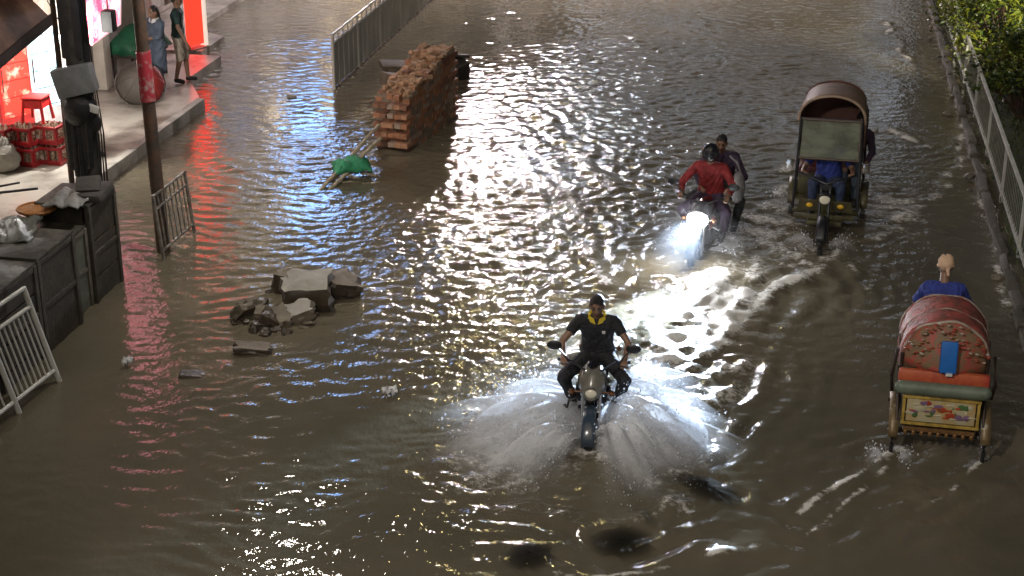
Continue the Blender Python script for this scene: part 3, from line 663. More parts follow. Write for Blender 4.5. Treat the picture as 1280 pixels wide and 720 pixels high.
# ---------------------------------------------------------------- broken brick wall on the median
def brick_wall():
    n0, n1, fr = W(486, 190), W(513, 190), W(569, 150)
    ax = (fr - n1); L = ax.length; ax.normalize(); sd = Vector((-ax.y, ax.x, 0)); wid = .62
    t = thing('brick_wall', 'broken stub of red brick wall standing in the flooded road', 'wall', (n1.x, n1.y, -.25), math.atan2(ax.y, ax.x) - math.pi / 2)
    r = random.Random(5); b = MB(); crs = .083; prof = lambda y, x: .25 + .95 + .40 * (y / L) + (.03 * math.sin(y * 5)) - (.07 if (x < -.40 and y < .5) else 0)
    core = []
    for j in range(24):
        z = (j + .5) * crs; off = .125 if j % 2 else 0
        for i in range(int(L / .25) + 2):
            y = i * .25 + off
            if y - .12 > L: continue
            for k in range(5):
                x = -.06 - k * .125
                if z > prof(y, x) + r.uniform(-.02, .02): continue
                inner = 0 < k < 4 and .3 < y < L - .3 and z < prof(y, x) - .3
                if inner: b.box((x, y, z), (.13, .26, .09)); continue
                jx = r.uniform(-.003, .003)
                if r.random() < .012: continue
                b.box((x + jx, y + r.uniform(-.006, .006), z), (.115 * r.uniform(.94, 1.04), .242 * r.uniform(.97, 1.01), .077 * r.uniform(.94, 1.04)), (r.uniform(-.02, .02), r.uniform(-.02, .02), r.uniform(-.03, .03)), (4 if z < .33 + r.uniform(-.05, .05) else r.choice((0, 0, 1, 2, 5))))
    b.box((-.31, L / 2, .5), (.612, L - .03, 1.0), (0, 0, 0), 3); b.prism([(-.008, .01, .9), (-.008, L - .01, .9), (-.008, L - .01, prof(L, 0) - .005), (-.008, .01, prof(0, 0) - .03)], (-.60, 0, 0), 3)
    b.build('bricks', [mat('brick_red', (.33, .145, .075), .85, 0, .3, 9, .5), mat('brick_dark', (.21, .10, .06), .85, 0, .3, 9, .5), mat('brick_orange', (.37, .19, .11), .85, 0, .3, 9, .5), mat('mortar', (.20, .15, .11), .9, 0, .3, 12, .6), mat('brick_wet', (.085, .045, .03), .35, 0, .4, 9, .5), mat('brick_pale', (.33, .24, .18), .85, 0, .4, 9, .6)], t, smooth=False)
    m_ = MB()
    for k in range(240):
        y = r.uniform(.05, L); x = -r.uniform(.03, .6); m_.box((x, y, prof(y, x) + r.uniform(-.03, .03)), (r.uniform(.03, .15), r.uniform(.03, .15), r.uniform(.02, .07)), (r.uniform(-.4, .4), r.uniform(-.4, .4), r.uniform(0, 3)), bev=.008, jit=.012)
    m_.build('loose_rubble', mat('earthy_rubble', (.36, .22, .13), .9, 0, .4, 6, .5), t)
    return t, n1, ax, L
bw, bn, bax, bL = brick_wall()
for px, py, s, rr, lb in [(500, 82, (.75, .32, .10), (.25, .1, .5), 'dark broken slab lying on the left side of the brick wall'), (492, 100, (.45, .3, .2), (.1, .3, 1.1), 'dark concrete chunk leaning against the brick wall')]:
    p = W(px, py, .45); m_ = MB(); m_.box((0, 0, 0), s, rr, bev=.02, jit=.02); m_.box((0, 0, -.38), (s[0] * .7, s[1] * .8, .7), (0, 0, rr[2]), bev=.02, jit=.03); tag(m_.build('broken_slab', mat('dark_slab', (.11, .09, .065), .8, 0, .4, 5, .5), loc=p), lb, 'slab')
p = W(570, 72, .5); m_ = MB(); m_.box((0, 0, -.1), (.26, .4, .6), (.35, -.2, .6), bev=.03, jit=.05); m_.box((0, .05, .24), (.36, .26, .07), (-.25, .1, .3), bev=.01, jit=.02)
tag(m_.build('broken_slab', mat('black_slab', (.02, .018, .014), .7, 0, .4, 5, .4), loc=(p.x, p.y + .35, .2)), 'dark wet slab standing at the far end of the brick wall', 'slab')
# poles leaning on the wall with a green net
for k, (x0, y0, x1, y1, z1, lb) in enumerate([(391, 249, 474, 156, .5, 'longest pale bamboo pole leaning on the near end of the brick wall'), (404, 246, 476, 172, .42, 'pale bamboo pole lying closest to the brick wall corner'), (398, 240, 455, 190, .25, 'short bamboo pole lying low between the two longer ones')]):
    a, b = W(x0, y0, -.08), W(x1, y1, z1); o = MB().tube([a.lerp(b, i / 5) + Vector((0, 0, .012 * math.sin(i * 2 + k))) for i in range(6)], [.028 + .004 * (i % 2) for i in range(6)], 8).build('bamboo_pole', M['bamboo'])
    tag(o, lb, 'pole', 'bamboo poles leaning on the brick wall')
p = W(440, 214, .06); cloth(p, .30, .26, .16, mat('green_net', (.02, .20, .09), .75, 0, .4, 16, .6), 'green_net', 'crumpled green net caught on the bamboo poles', 'net', .4, 16, .03)

# ---------------------------------------------------------------- rubble in the water
stone = mat('grey_stone', (.15, .125, .092), .75, 0, .4, 4, .5); pale = mat('pale_stone', (.25, .235, .20), .7, 0, .25, 4, .4); brn = mat('wet_brown_stone', (.05, .038, .026), .45, 0, .4, 4, .5); brk = MATS['brick_dark']
def lump(px, py, size, rot, m, label, z=0.0, cut=0, capm=None):
    p = W(px, py, max(z, 0)); r = random.Random(px * 7 + py); b = bmesh.new()
    bmesh.ops.create_cube(b, size=1); bmesh.ops.subdivide_edges(b, edges=b.edges, cuts=4, use_grid_fill=True)
    for v in b.verts:
        n = v.co.normalized(); v.co = v.co * .82 + n * .13
        v.co += Vector((r.uniform(-.06, .06) for _ in range(3))) + n * .10 * math.sin(v.co.x * 9 + px) * math.sin(v.co.y * 8 + py)
        v.co = Vector((v.co.x * size[0] * .95, v.co.y * size[1] * .95, v.co.z * size[2] * .62))
    mb = MB(); mb.bm.free(); mb.bm = b
    bmesh.ops.rotate(b, verts=b.verts, matrix=Euler([R(a) for a in rot]).to_matrix())
    mats = [m]
    if capm:
        mats.append(capm)
        for f in b.faces:
            f.normal_update()
            if f.normal.z > .75: f.material_index = 1
    o = mb.build('rubble_chunk', mats, angle=28); o.location = (p.x, p.y, z)
    return tag(o, label, 'rubble', 'chunks of rubble lying in the water')
lump(384, 366, (.62, .62, .62), (4, -3, 12), brn, 'largest dark brown chunk of rubble with a pale flat top', .16, capm=pale)
lump(428, 356, (.46, .40, .40), (14, 16, 30), brn, 'dark chunk with a sloping top right beside the largest rubble chunk', .14, capm=mat('dull_top', (.16, .13, .10), .7, 0, .3, 5, .4))
lump(361, 352, (.34, .34, .42), (0, 10, -10), brn, 'small dark chunk at the left end of the largest rubble chunk', .12, capm=stone)
lump(374, 390, (.36, .30, .26), (12, -14, 24), stone, 'pale grey concrete block in front of the large brown chunk', .10, capm=mat('bright_stone', (.28, .26, .225), .6, 0, .2, 5, .3))
lump(307, 386, (.16, .40, .40), (-8, 38, -28), stone, 'grey slab tilted on edge at the left of the rubble', .10)
lump(352, 396, (.20, .32, .20), (20, -10, 40), stone, 'grey brick leaning between the pale block and the tilted slab', .08)
lump(338, 400, (.26, .22, .26), (10, 30, 10), brn, 'small dark brown brick in the middle of the rubble', .06)
lump(326, 408, (.24, .16, .16), (0, 10, 50), brn, 'dark wet brick low in the water below the tilted slab', .02)
lump(328, 392, (.18, .18, .22), (25, 10, 0), stone, 'grey half brick standing between tilted slab and pale block', .07)
lump(316, 436, (.44, .22, .16), (4, 6, 14), brn, 'flat dark stone with pale top lying apart in front of the rubble', .04, capm=stone)
lump(240, 469, (.28, .18, .10), (0, 5, 10), brn, 'low dark stone barely above the water left of the rubble', .0)
lump(365, 120, (.16, .12, .08), (0, 8, 20), pale, 'small pale stone in the water before the grey railing', .02)
r9 = random.Random(12)
for k in range(26):                                                    # small broken bits round the larger chunks
    px, py = r9.gauss(350, 30), r9.gauss(398, 14)
    lump(int(px), int(py), tuple(r9.uniform(.05, .15) for _ in range(3)), (r9.uniform(-30, 30), r9.uniform(-30, 30), r9.uniform(0, 180)), r9.choice((stone, brn, brn)), 'small broken fragment lying among the larger chunks of rubble', r9.uniform(-.01, .04))
dm = bpy.data.materials.new('dark_reflection'); dm.use_nodes = True; n, l = dm.node_tree.nodes, dm.node_tree.links
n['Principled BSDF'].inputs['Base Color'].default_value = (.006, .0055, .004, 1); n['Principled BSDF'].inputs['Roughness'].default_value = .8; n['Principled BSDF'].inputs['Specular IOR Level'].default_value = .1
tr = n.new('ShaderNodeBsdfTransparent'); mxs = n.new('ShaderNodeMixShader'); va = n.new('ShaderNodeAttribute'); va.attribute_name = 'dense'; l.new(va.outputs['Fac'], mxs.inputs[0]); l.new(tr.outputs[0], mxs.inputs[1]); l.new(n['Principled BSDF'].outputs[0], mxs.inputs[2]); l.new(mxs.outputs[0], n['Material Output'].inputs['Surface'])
def reflection_patch(px, py, rx, ry, rz, label):  # flat soft-edged patches that paint dark reflections onto the water
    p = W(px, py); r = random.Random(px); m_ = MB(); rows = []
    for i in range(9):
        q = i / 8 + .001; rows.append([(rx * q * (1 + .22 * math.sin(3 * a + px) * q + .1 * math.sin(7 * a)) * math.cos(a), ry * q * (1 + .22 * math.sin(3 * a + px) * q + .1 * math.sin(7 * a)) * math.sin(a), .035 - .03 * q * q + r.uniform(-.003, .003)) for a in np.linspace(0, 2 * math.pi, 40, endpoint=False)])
    m_.grid(rows, closed=True); o = m_.build('painted_reflection', dm, loc=(p.x, p.y, .03)); o.rotation_euler = (0, 0, R(rz)); tag(o, label, 'painted reflection')
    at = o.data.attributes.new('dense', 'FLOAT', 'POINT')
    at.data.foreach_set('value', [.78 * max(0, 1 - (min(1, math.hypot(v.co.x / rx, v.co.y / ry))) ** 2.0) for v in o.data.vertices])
reflection_patch(778, 682, .36, .34, 20, 'dark patch painted in for a reflection on the water nearest below the front motorcycle')
reflection_patch(662, 698, .26, .30, -20, 'smaller dark painted reflection patch at the lower frame edge left of the larger one'); reflection_patch(884, 614, .48, .22, -38, 'long dark painted reflection patch to the right of the front spray')
def litter(px, py, s, lb, rz):
    p = W(px, py); r = random.Random(px); m_ = MB(); n = 6
    m_.grid([[((i / n - .5) * s, (k / n - .5) * s * .7, .03 + r.uniform(-.02, .05) + .06 * abs(math.sin(i * 1.3 + k))) for k in range(n + 1)] for i in range(n + 1)])
    o = m_.build('litter', M['white_cloth'], loc=p, solid=.006); o.rotation_euler = (0, 0, rz); tag(o, lb, 'litter')
litter(487, 496, .17, 'scrap of white litter floating in the open water', .4); litter(160, 458, .12, 'small pale scrap of litter floating near the white railing', 1.2)

# ---------------------------------------------------------------- median on the right: kerb, soil, fence, shrubs
soil = mat('dark_soil', (.045, .042, .026), .9, 0, .5, 5, .6, rgb2=(.05, .07, .02), thr=.55)
structure('median_soil', MB().box((5.9, 60, -.12), (5.3, 120, .44)), soil)
r = random.Random(4); m_ = MB(); y = 9.0
while y < 62:
    L = r.uniform(.6, 1.0)
    m_.box((3.03 + r.uniform(-.012, .012), y + L / 2, -.12 + r.uniform(-.03, .02)), (r.uniform(.12, .15), L - r.uniform(.0, .06), .40), (r.uniform(-.04, .04), r.uniform(-.05, .05), r.uniform(-.04, .04)), bev=.025, jit=.02); y += L
structure('kerb', m_, mat('broken_kerb', (.085, .076, .06), .6, 0, .5, 4, .7, rgb2=(.20, .185, .155), thr=.62))
for k in range(18):
    y = 14 + k * 1.5 + r.uniform(-.6, .6); x = 2.82 + r.uniform(-.06, .2); s = r.uniform(.08, .19)
    b = bmesh.new(); bmesh.ops.create_icosphere(b, subdivisions=2, radius=.5)
    for v in b.verts: v.co = Vector((v.co.x * s * 1.2, v.co.y * s, v.co.z * s * .7)) * r.uniform(.8, 1.15)
    mb = MB(); mb.bm.free(); mb.bm = b; o = mb.build('kerb_stone', MATS['broken_kerb'] if k % 5 else stone, loc=(x, y, r.uniform(-.03, .10)), angle=25)
    tag(o, 'grey stone lying loose along the broken right hand kerb', 'stone', 'stones along the broken kerb')
fsteel = mat('fence_steel', (.55, .55, .51), .38, .2, .3, 4, rgb2=(.66, .67, .63), thr=.5)
fd = 2.4
for k in range(12):
    y0 = 12.2 + k * fd; t = thing('median_fence', '', 'fence', (3.22, y0, .1), 0, 'pale steel fence panels along the planted median')
    t['label'] = 'pale steel barred fence panel running beside the planted median strip'
    MB().box((0, 0, .42), (.05, .05, .92)).build('post', fsteel, t)
    for z in (.84, .12): MB().box((0, fd / 2, z), (.045, fd - .05, .05)).build('rail', fsteel, t)
    m_ = MB()
    for j in range(1, 14): m_.rod((0, j * fd / 14, .12), (0, j * fd / 14, .84), .007, .007, 6)
    m_.build('bars', mat('fence_bar', (.30, .30, .26), .5, .4, .3, 6), t)

leafm = []
for nm, c1, c2 in (('yellow_green_leaf', (.13, .17, .018), (.21, .22, .02)), ('mid_green_leaf', (.05, .09, .015), (.10, .14, .02)), ('dark_green_leaf', (.022, .045, .012), (.05, .075, .016))):
    m = mat(nm, c1, .45, 0, .3, 7, rgb2=c2); m.node_tree.nodes['Principled BSDF'].inputs['Subsurface Weight'].default_value = 0.0; leafm.append(m)
def shrub(x, y, rx, ry, h, n, label, mix, seed, z0=.12):
    t = thing('shrub', label, 'shrub', (x, y, z0), 0, 'shrubs growing on the median'); r = random.Random(seed); b = bmesh.new()
    clumps = []
    for k in range(max(12, n // 55)):
        a = r.uniform(0, 6.28); q = r.random() ** .5; z = h * r.uniform(.25, 1.0); taper = 1 - .55 * max(0, z / h - .45) / .55
        clumps.append((Vector((math.cos(a) * rx * q * taper, math.sin(a) * ry * q * taper, z)), r.uniform(.14, .34), r.choices((0, 1, 2), mix)[0]))
    for k in range(n):
        c, s, mi = r.choice(clumps); p = c + Vector((r.gauss(0, s * .6), r.gauss(0, s * .6), r.gauss(0, s * .5)))
        if p.z < .02: continue
        L = r.uniform(.07, .15); q = Euler((r.uniform(-.9, .9), r.uniform(-.9, .9), r.uniform(0, 6.28))).to_matrix()
        pts = [Vector((0, -L * .5, 0)), Vector((L * .26, -L * .05, .012)), Vector((0, L * .6, -.012)), Vector((-L * .26, -L * .05, .012))]
        f = b.faces.new([b.verts.new(p + q @ w) for w in pts]); f.material_index = mi if r.random() < .8 else r.choice((0, 1, 2))
    mb = MB(); mb.bm.free(); mb.bm = b; mb.build('foliage', leafm, t, smooth=False)
    s_ = MB()
    for c, s, mi in clumps[:26]: s_.tube([(r.uniform(-.05, .05), r.uniform(-.05, .05), -.1), c * .5 + Vector((0, 0, .1)), c], [.03, .016, .006], 6)
    s_.build('stem', M['rust'], t); return t
for i, (x, y, rx, ry, h, n, mix, lb) in enumerate([
    (3.95, 37.5, 1.2, 1.5, 2.0, 2600, (5, 3, 1), 'bright yellow green shrub farthest along the median'),
    (3.9, 34.6, 1.2, 1.5, 1.9, 2800, (6, 3, 1), 'yellow green shrub spilling over the far fence'),
    (3.95, 31.6, 1.2, 1.5, 1.8, 3000, (5, 4, 1), 'full yellow green shrub leaning over the fence rail'),
    (5.6, 33.5, 1.3, 1.6, 2.3, 2800, (2, 4, 2), 'tall green shrub behind the yellow green ones'),
    (5.3, 29.6, 1.3, 1.5, 1.9, 2800, (2, 4, 3), 'mid green shrub standing back from the fence in the middle'),
    (4.0, 28.9, .95, 1.2, 1.5, 2400, (3, 4, 2), 'lower green shrub where the bare fence begins'),
    (5.0, 26.2, 1.1, 1.4, 1.2, 1800, (0, 2, 5), 'dark low shrub behind the bare fence'),
    (4.7, 23.2, 1.0, 1.4, .9, 1500, (0, 1, 6), 'darkest low shrub nearest the camera on the median'),
    (4.4, 20.2, .8, 1.3, .6, 900, (0, 1, 6), 'sparse dark plant at the frame edge of the median')]):
    shrub(x, y, rx, ry, h, n, lb, mix, 20 + i)
structure('ground_cover', MB().box((0, 0, 0), (.01, .01, .01)), soil) if False else None
# grass tufts in the strip under the fence
b = bmesh.new(); r = random.Random(8)
for k in range(5200):
    x, y = r.uniform(3.15, 4.6), r.uniform(14, 42); L = r.uniform(.05, .20); a = r.uniform(0, 6.28); w = Vector((math.cos(a), math.sin(a), 0)) * .012; tip = Vector((r.uniform(-.08, .08), r.uniform(-.08, .08), L)); p = Vector((x, y, .12))
    f = b.faces.new([b.verts.new(p - w), b.verts.new(p + w), b.verts.new(p + tip)]); f.material_index = r.choice((0, 1, 1))
mb = MB(); mb.bm.free(); mb.bm = b; o = mb.build('grass', [leafm[1], leafm[2]], smooth=False); tag(o, 'short grass and weeds under the median fence', 'grass', kind='stuff')

# out-of-view lamp added to brighten the shrubs on the median
t = thing('street_lamp', 'hooded lamp pole added out of view to brighten the shrubs', 'street lamp', (7.4, 23.5, .1)); MB().rod((0, 0, 0), (0, 0, 6.2), .08, .06).build('pole', M['steel'], t)
m_ = MB(); m_.rod((0, -.3, 6.15), (0, -.34, 5.95), .12, .20, 18); m_.build('lamp_hood', M['dark_metal'], t); MB().tube([(0, 0, 6.1), (0, -.3, 6.25)], .03).build('arm', M['steel'], t)
lamp('shrub_fill_light', (7.4, 23.16, 5.9), 9000, (1.0, .93, .66), .08, 'SPOT', None, (4.5, 34.0, 1.2), 36, .6)
# ---------------------------------------------------------------- umbrella, tarpaulin cart and people on the pavement
p = W(173, 127, .2)
t = thing('umbrella', 'large open umbrella of grey and red panels lying tilted on the pavement', 'umbrella', (p.x + .02, p.y + .1, .2 + .29))
ax = Vector((.35, -.70, .62)).normalized(); Q = ax.to_track_quat('Z', 'Y'); ru, rise = .45, .40
panels = [MB(), MB()]
for k in range(8):
    rows = []
    for i in range(9):
        q = i / 8 * 1.0; row = []
        for j in range(7):
            a = (k + j / 6) * math.pi / 4; sag = 1 - .05 * math.sin(math.pi * j / 6) * q
            row.append(Q @ Vector((math.cos(a) * ru * math.sin(q * 1.35) / .976 * sag, math.sin(a) * ru * math.sin(q * 1.35) / .976 * sag, rise * math.cos(q * 1.5))))
        rows.append(row)
    c = rows[5][3]; panels[1 if (c.x > .18) else 0].grid(rows)
panels[0].build('canopy_panels', mat('taupe_canopy', (.07, .06, .05), .75, 0, .3, 3), t, solid=.006); panels[1].build('canopy_panels', mat('red_canopy', (.30, .025, .025), .7, 0, .2, 3), t, solid=.006)
m_ = MB(); m_.tube([Q @ Vector((math.cos(a) * ru * 1.0, math.sin(a) * ru * 1.0, .022)) for a in np.linspace(0, 6.283, 32, endpoint=False)], .014, 6, True); m_.build('rim', mat('pale_rim', (.12, .10, .085), .6), t)
m_ = MB(); m_.rod(Q @ Vector((0, 0, .34)), Q @ Vector((0, 0, -.75)), .014); m_.build('shaft', M['chrome'], t)
m_ = MB()
for k in range(8): m_.rod(Q @ Vector((0, 0, .28)), Q @ Vector((math.cos(k * math.pi / 4) * ru, math.sin(k * math.pi / 4) * ru, .02)), .006)
m_.build('ribs', M['chrome'], t)
p = W(163, 112, .2)
t = thing('covered_cart', 'low cart under a shiny green sheet behind the umbrella', 'cart', (p.x - .15, p.y + .9, .2))
MB().box((0, 0, .55), (.8, 1.0, .12), bev=.02).build('deck', M['wood'], t)
for sx in (-1, 1):
    for sy in (-1, 1): MB().rod((sx * .34, sy * .42, 0), (sx * .34, sy * .42, .5), .03).build('leg', M['wood'], t)
rr = random.Random(2); rows = []
for i in range(13):
    row = []
    for k in range(13):
        x, y = i / 6 - 1, k / 6 - 1; e = max(abs(x), abs(y)); row.append((x * .46, y * .56, .62 + .42 * max(0, 1 - e ** 2.2) - .25 * max(0, e - .75) + rr.uniform(-.03, .03)))
    rows.append(row)
MB().grid(rows).build('green_sheet', mat('green_sheet', (.015, .10, .05), .3, 0, .4, 4, .4), t, solid=.01)

p = W(232, 103, .2); J = standing(1.68, .12, .18); J['wrR'] = (.40, .20, .86); J['elR'] = (.30, .05, 1.12)
person('person in a dark green T-shirt and beige shorts stepping towards the flooded street', J, (p.x - .08, p.y, .2), R(-75), shirt='green_cloth', sleeve=.8, trousers='beige_cloth', leg=.55, face=(.1, 1, -.1), shoes='rubber', skin='skin')
p = W(207, 112, .2); J = standing(1.6, .05); J['elL'] = (-.25, .12, 1.10); J['wrL'] = (-.12, .3, 1.05)
person('person in a blue grey tunic with a pale shawl standing behind the umbrella', J, (p.x - .05, p.y - .1, .2), R(150), shirt='bluegrey_cloth', sleeve=1.6, trousers='bluegrey_cloth', long_coat=True, face=(0, 1, -.2), collar='white_cloth', shoes='rubber', hair_long=True)
p = W(137, 190, .2); J = standing(1.62, -.22, -.1); J['anR'] = (.12, .30, .09); J['toeR'] = (.14, .47, .04); J['knR'] = (.1, .24, .52)
person('person in black mostly hidden behind the utility pole with one shoe stepping out', J, (p.x - .42, p.y - .05, .2), R(-100), shirt='black_cloth', sleeve=1.9, trousers='black_cloth', face=(0, 1, -.1), shoes='rubber', leg=.8)

# ---------------------------------------------------------------- motorcycles
def wheel(c, r, tw, spokes, parent, tyre_m, name='wheel', x_axis=(1, 0, 0), cast=True):
    w = MB().ring((0, 0, 0), x_axis, r - tw, tw, 36, 10).build(name, tyre_m, parent, loc=c)
    m_ = MB(); m_.ring((0, 0, 0), x_axis, r - tw * 2, tw * .45, 36, 8); m_.rod((-.05, 0, 0), (.05, 0, 0), .045 if cast else .03)
    for k in range(spokes):
        a = k * 2 * math.pi / spokes; m_.rod((0, 0, 0), (0, math.cos(a) * (r - tw * 2), math.sin(a) * (r - tw * 2)), .018 if cast else .0035, None, 8)
    m_.build('rim', M['dark_metal'] if cast else M['chrome'], w); return w
def motorcycle(label, loc, rz, tank_m, cowl_m, lit, lr=.145):
    t = thing('motorcycle', label, 'motorcycle', loc, rz)
    fm, bm_ = M['dark_metal'], M['black']
    wheel((0, -.65, .3), .3, .06, 6, t, M['rubber']); wheel((0, .66, .3), .3, .05, 6, t, M['rubber'])
    for s in (-1, 1): MB().rod((s * .085, .66, .3), (s * .085, .42, .98), .024, .024).build('fork', M['chrome'], t)
    m_ = MB(); m_.grid([[(x, .66 + .345 * math.cos(a), .3 + .345 * math.sin(a) + .02 * (1 - (x / .07) ** 2)) for x in (-.07, -.045, 0, .045, .07)] for a in np.linspace(.15, 2.5, 14)]); m_.build('front_fender', mat('navy_fender', (.03, .045, .065), .2, 0, .3, coat=.5), t, solid=.012)
    m_ = MB(); m_.grid([[(x, -.65 + .36 * math.cos(a), .3 + .36 * math.sin(a) + .02 * (1 - (x / .08) ** 2)) for x in (-.08, -.05, 0, .05, .08)] for a in np.linspace(.9, 3.0, 12)]); m_.build('rear_fender', bm_, t, solid=.012)
    m_ = MB(); m_.ball((0, .10, .82), (.155, .30, .155), 20)
    for v in m_.bm.verts: v.co.z = max(v.co.z, .72); v.co.x *= 1 - .25 * max(0, (.1 - v.co.y) / .3)
    m_.build('fuel_tank', tank_m, t)
    m_ = MB(); m_.box((0, -.35, .79), (.26, .62, .09), (R(4), 0, 0), bev=.035); m_.box((0, -.66, .84), (.2, .24, .09), (R(10), 0, 0), bev=.03); m_.build('seat', bm_, t)
    m_ = MB(); m_.box((0, .08, .47), (.26, .40, .30), bev=.05); m_.rod((0, .16, .45), (0, .26, .72), .10, .11, 16)
    for k in range(6): m_.rod((0, .17 + k * .012, .5 + k * .035), (0, .175 + k * .012, .512 + k * .035), .13, .13, 16)
    m_.build('engine', fm, t)
    MB().tube([(.14, .3, .5), (.16, .15, .3), (.17, -.2, .28), (.18, -.75, .42)], [.025, .025, .04, .055], 12).build('exhaust', M['chrome'], t)
    m_ = MB(); m_.tube([(0, .44, .92), (0, .2, .68), (0, -.1, .68), (0, -.75, .78)], .03); m_.tube([(0, .42, .85), (0, .33, .35), (0, -.15, .28), (0, -.2, .66)], .028); m_.rod((-.07, -.65, .3), (-.07, -.15, .33), .025); m_.rod((.07, -.65, .3), (.07, -.15, .33), .025)
    m_.build('frame', fm, t)
    m_ = MB(); pts = [(-.39, .22, 1.03), (-.24, .30, 1.05), (-.10, .40, 1.0), (.10, .40, 1.0), (.24, .30, 1.05), (.39, .22, 1.03)]; m_.tube(pts, .014); m_.rod((-.39, .22, 1.03), (-.27, .285, 1.045), .021); m_.rod((.39, .22, 1.03), (.27, .285, 1.045), .021)
    for s in (-1, 1): m_.tube([(s * .26, .34, 1.04), (s * .38, .33, 1.02)], .007, 6)
    m_.build('handlebar', bm_, t)
    for s in (-1, 1):
        m_ = MB(); m_.tube([(s * .28, .30, 1.05), (s * .34, .34, 1.16), (s * .40, .33, 1.22)], .009, 6); m_.ball((s * .43, .325, 1.24), (.085, .02, .055), 14); m_.build('mirror', bm_, t)
    m_ = MB(); cw = cowl_m
    rows = []
    for z, w_, y in ((.70, .05, .60), (.74, .11, .62), (.82, .155, .60), (.90, .16, .56), (.97, .13, .51), (1.03, .07, .46)):
        rows.append([(x * w_, y - .16 * abs(x) ** 2.2, z) for x in np.linspace(-1, 1, 9)])
    m_.grid(rows); m_.build('headlight_cowl', cw, t, solid=.012)
    m_ = MB(); m_.rod((0, .50, .83), (0, .617, .815), lr * .8, lr * .95, 24); h = m_.build('headlight', M['chrome'], t)
    m_ = MB(); m_.ball((0, .618, .815), (lr, .024, lr * .86), 20); m_.build('lens', lit, h)
    for s in (-1, 1):
        for y, z in ((.50, .78), (-.80, .74)):
            m_ = MB(); m_.rod((s * .08, y, z), (s * .2, y, z), .012); m_.ball((s * .22, y + .01, z), (.035, .045, .03), 12); m_.build('turn_signal', mat('amber_lens', (.10, .035, .01), .2), t)
    for s in (-1, 1):
        m_ = MB(); m_.tube([(s * .05, .32, .66), (s * .26, .36, .6), (s * .30, .34, .42), (s * .22, .3, .34), (s * .05, .24, .3)], .016, 8); m_.ball((s * .30, .37, .52), .035, 10); m_.build('crash_bar', fm, t)
        m_ = MB(); m_.prism([(s * .15, .34, .80), (s * .17, .12, .72), (s * .17, .18, .58), (s * .12, .40, .62)], (s * .035, .01, 0)); m_.build('side_shroud', tank_m, t)
        MB().rod((s * .1, -.02, .34), (s * .27, -.02, .34), .018).build('footpeg', fm, t)
    MB().box((0, -.92, .62), (.2, .015, .12)).build('tail_plate', M['black'], t)
    MB().box((0, -.80, .85), (.13, .06, .06), bev=.015).build('tail_light', mat('tail_red', (.35, .01, .01), .2), t)
    return t
def riding(lean=0.0, wide=.34):
    return dict(pelvis=(0, -.26, .93), neck=(0, -.10, 1.42), head=(0, -.03, 1.585), shL=(-.19, -.1, 1.375), shR=(.19, -.1, 1.375), elL=(-.36, .02, 1.17), elR=(.37, .02, 1.16),
                wrL=(-.34, .20, 1.07), wrR=(.34, .20, 1.07), gripL=(-.33, .29, 1.05), gripR=(.33, .29, 1.05), hipL=(-.1, -.22, .90), hipR=(.1, -.22, .90), knL=(-wide, .20, .80), knR=(wide, .20, .80),
                anL=(-.24, .0, .43), anR=(.24, .0, .43), toeL=(-.25, .16, .37), toeR=(.25, .16, .37))
unlit = mat('headlight_glass', (.75, .70, .55), .1, 0, .1, 4, spec=.8)
glow = bpy.data.materials.new('headlight_glow'); glow.use_nodes = True
gb = glow.node_tree.nodes['Principled BSDF']; gb.inputs['Emission Color'].default_value = (.95, .96, 1, 1); gb.inputs['Emission Strength'].default_value = 550
RZ1 = R(180 + 3); RZ2 = R(180 - 9)
motorcycle('dark motorcycle with pale headlight cowl ploughing through the flood ahead of the rest', MOTO1, RZ1, mat('black_paint', (.012, .013, .016), .18, 0, .2, coat=.5), mat('pale_cowl', (.15, .14, .115), .22, 0, .3, coat=.4), unlit, .062)
def place(J, yaw=0): return J
J = riding()
P1 = person('person in a black polo shirt with a yellow collar riding the front motorcycle', J, MOTO1, RZ1, shirt='black_cloth', sleeve=.6, trousers='black_cloth', face=(.0, 1, -.22), collar='yellow_cloth', shoes='rubber', leg=.97)
MB().box((-.085, .045, 1.295), (.035, .012, .03), (R(-14), 0, 0)).build('chest_badge', M['white_cloth'], P1)
motorcycle('motorcycle with a blazing white headlight following behind', MOTO2, RZ2, mat('maroon_paint', (.06, .012, .015), .2, 0, .2, coat=.5), mat('dark_cowl', (.03, .03, .035), .25), glow)
J = riding(wide=.32)
P2 = person('person in a red jacket riding the motorcycle with the lit headlight', J, MOTO2, RZ2, shirt='red_cloth', sleeve=1.92, trousers='purple_cloth', face=(.0, 1, -.15), hair=None, shoes='rubber')
m_ = MB(); hc = Vector((0, -.04, 1.60)); m_.ball(hc, (.125, .145, .14), 22)
for v in list(m_.bm.verts):
    if v.co.y > hc.y + .09 and -.09 < v.co.z - hc.z < .05: v.co.y = hc.y + .09
m_.build('helmet', mat('black_helmet', (.012, .012, .014), .2, 0, .2, coat=.6), P2)
m_ = MB(); m_.grid([[(hc.x + .118 * math.sin(a), hc.y + .135 * math.cos(a), hc.z + z) for a in np.linspace(-1.1, 1.1, 12)] for z in (-.06, -.02, .02, .055)]); m_.build('visor', mat('visor', (.02, .02, .025), .08), P2, solid=.004)
Jp = riding(wide=.36); Jp = {k: (x, y - .42, z + .05) for k, (x, y, z) in Jp.items()}
Jp.update(elL=(-.36, -.42, 1.16), wrL=(-.22, -.2, 1.06), elR=(.36, -.42, 1.16), wrR=(.22, -.2, 1.06), anL=(-.27, -.32, .46), anR=(.27, -.32, .46), toeL=(-.28, -.17, .41), toeR=(.28, -.17, .41))
Jp.pop('gripL'); Jp.pop('gripR'); Jp = {k: (x - .07, y, z) for k, (x, y, z) in Jp.items()}
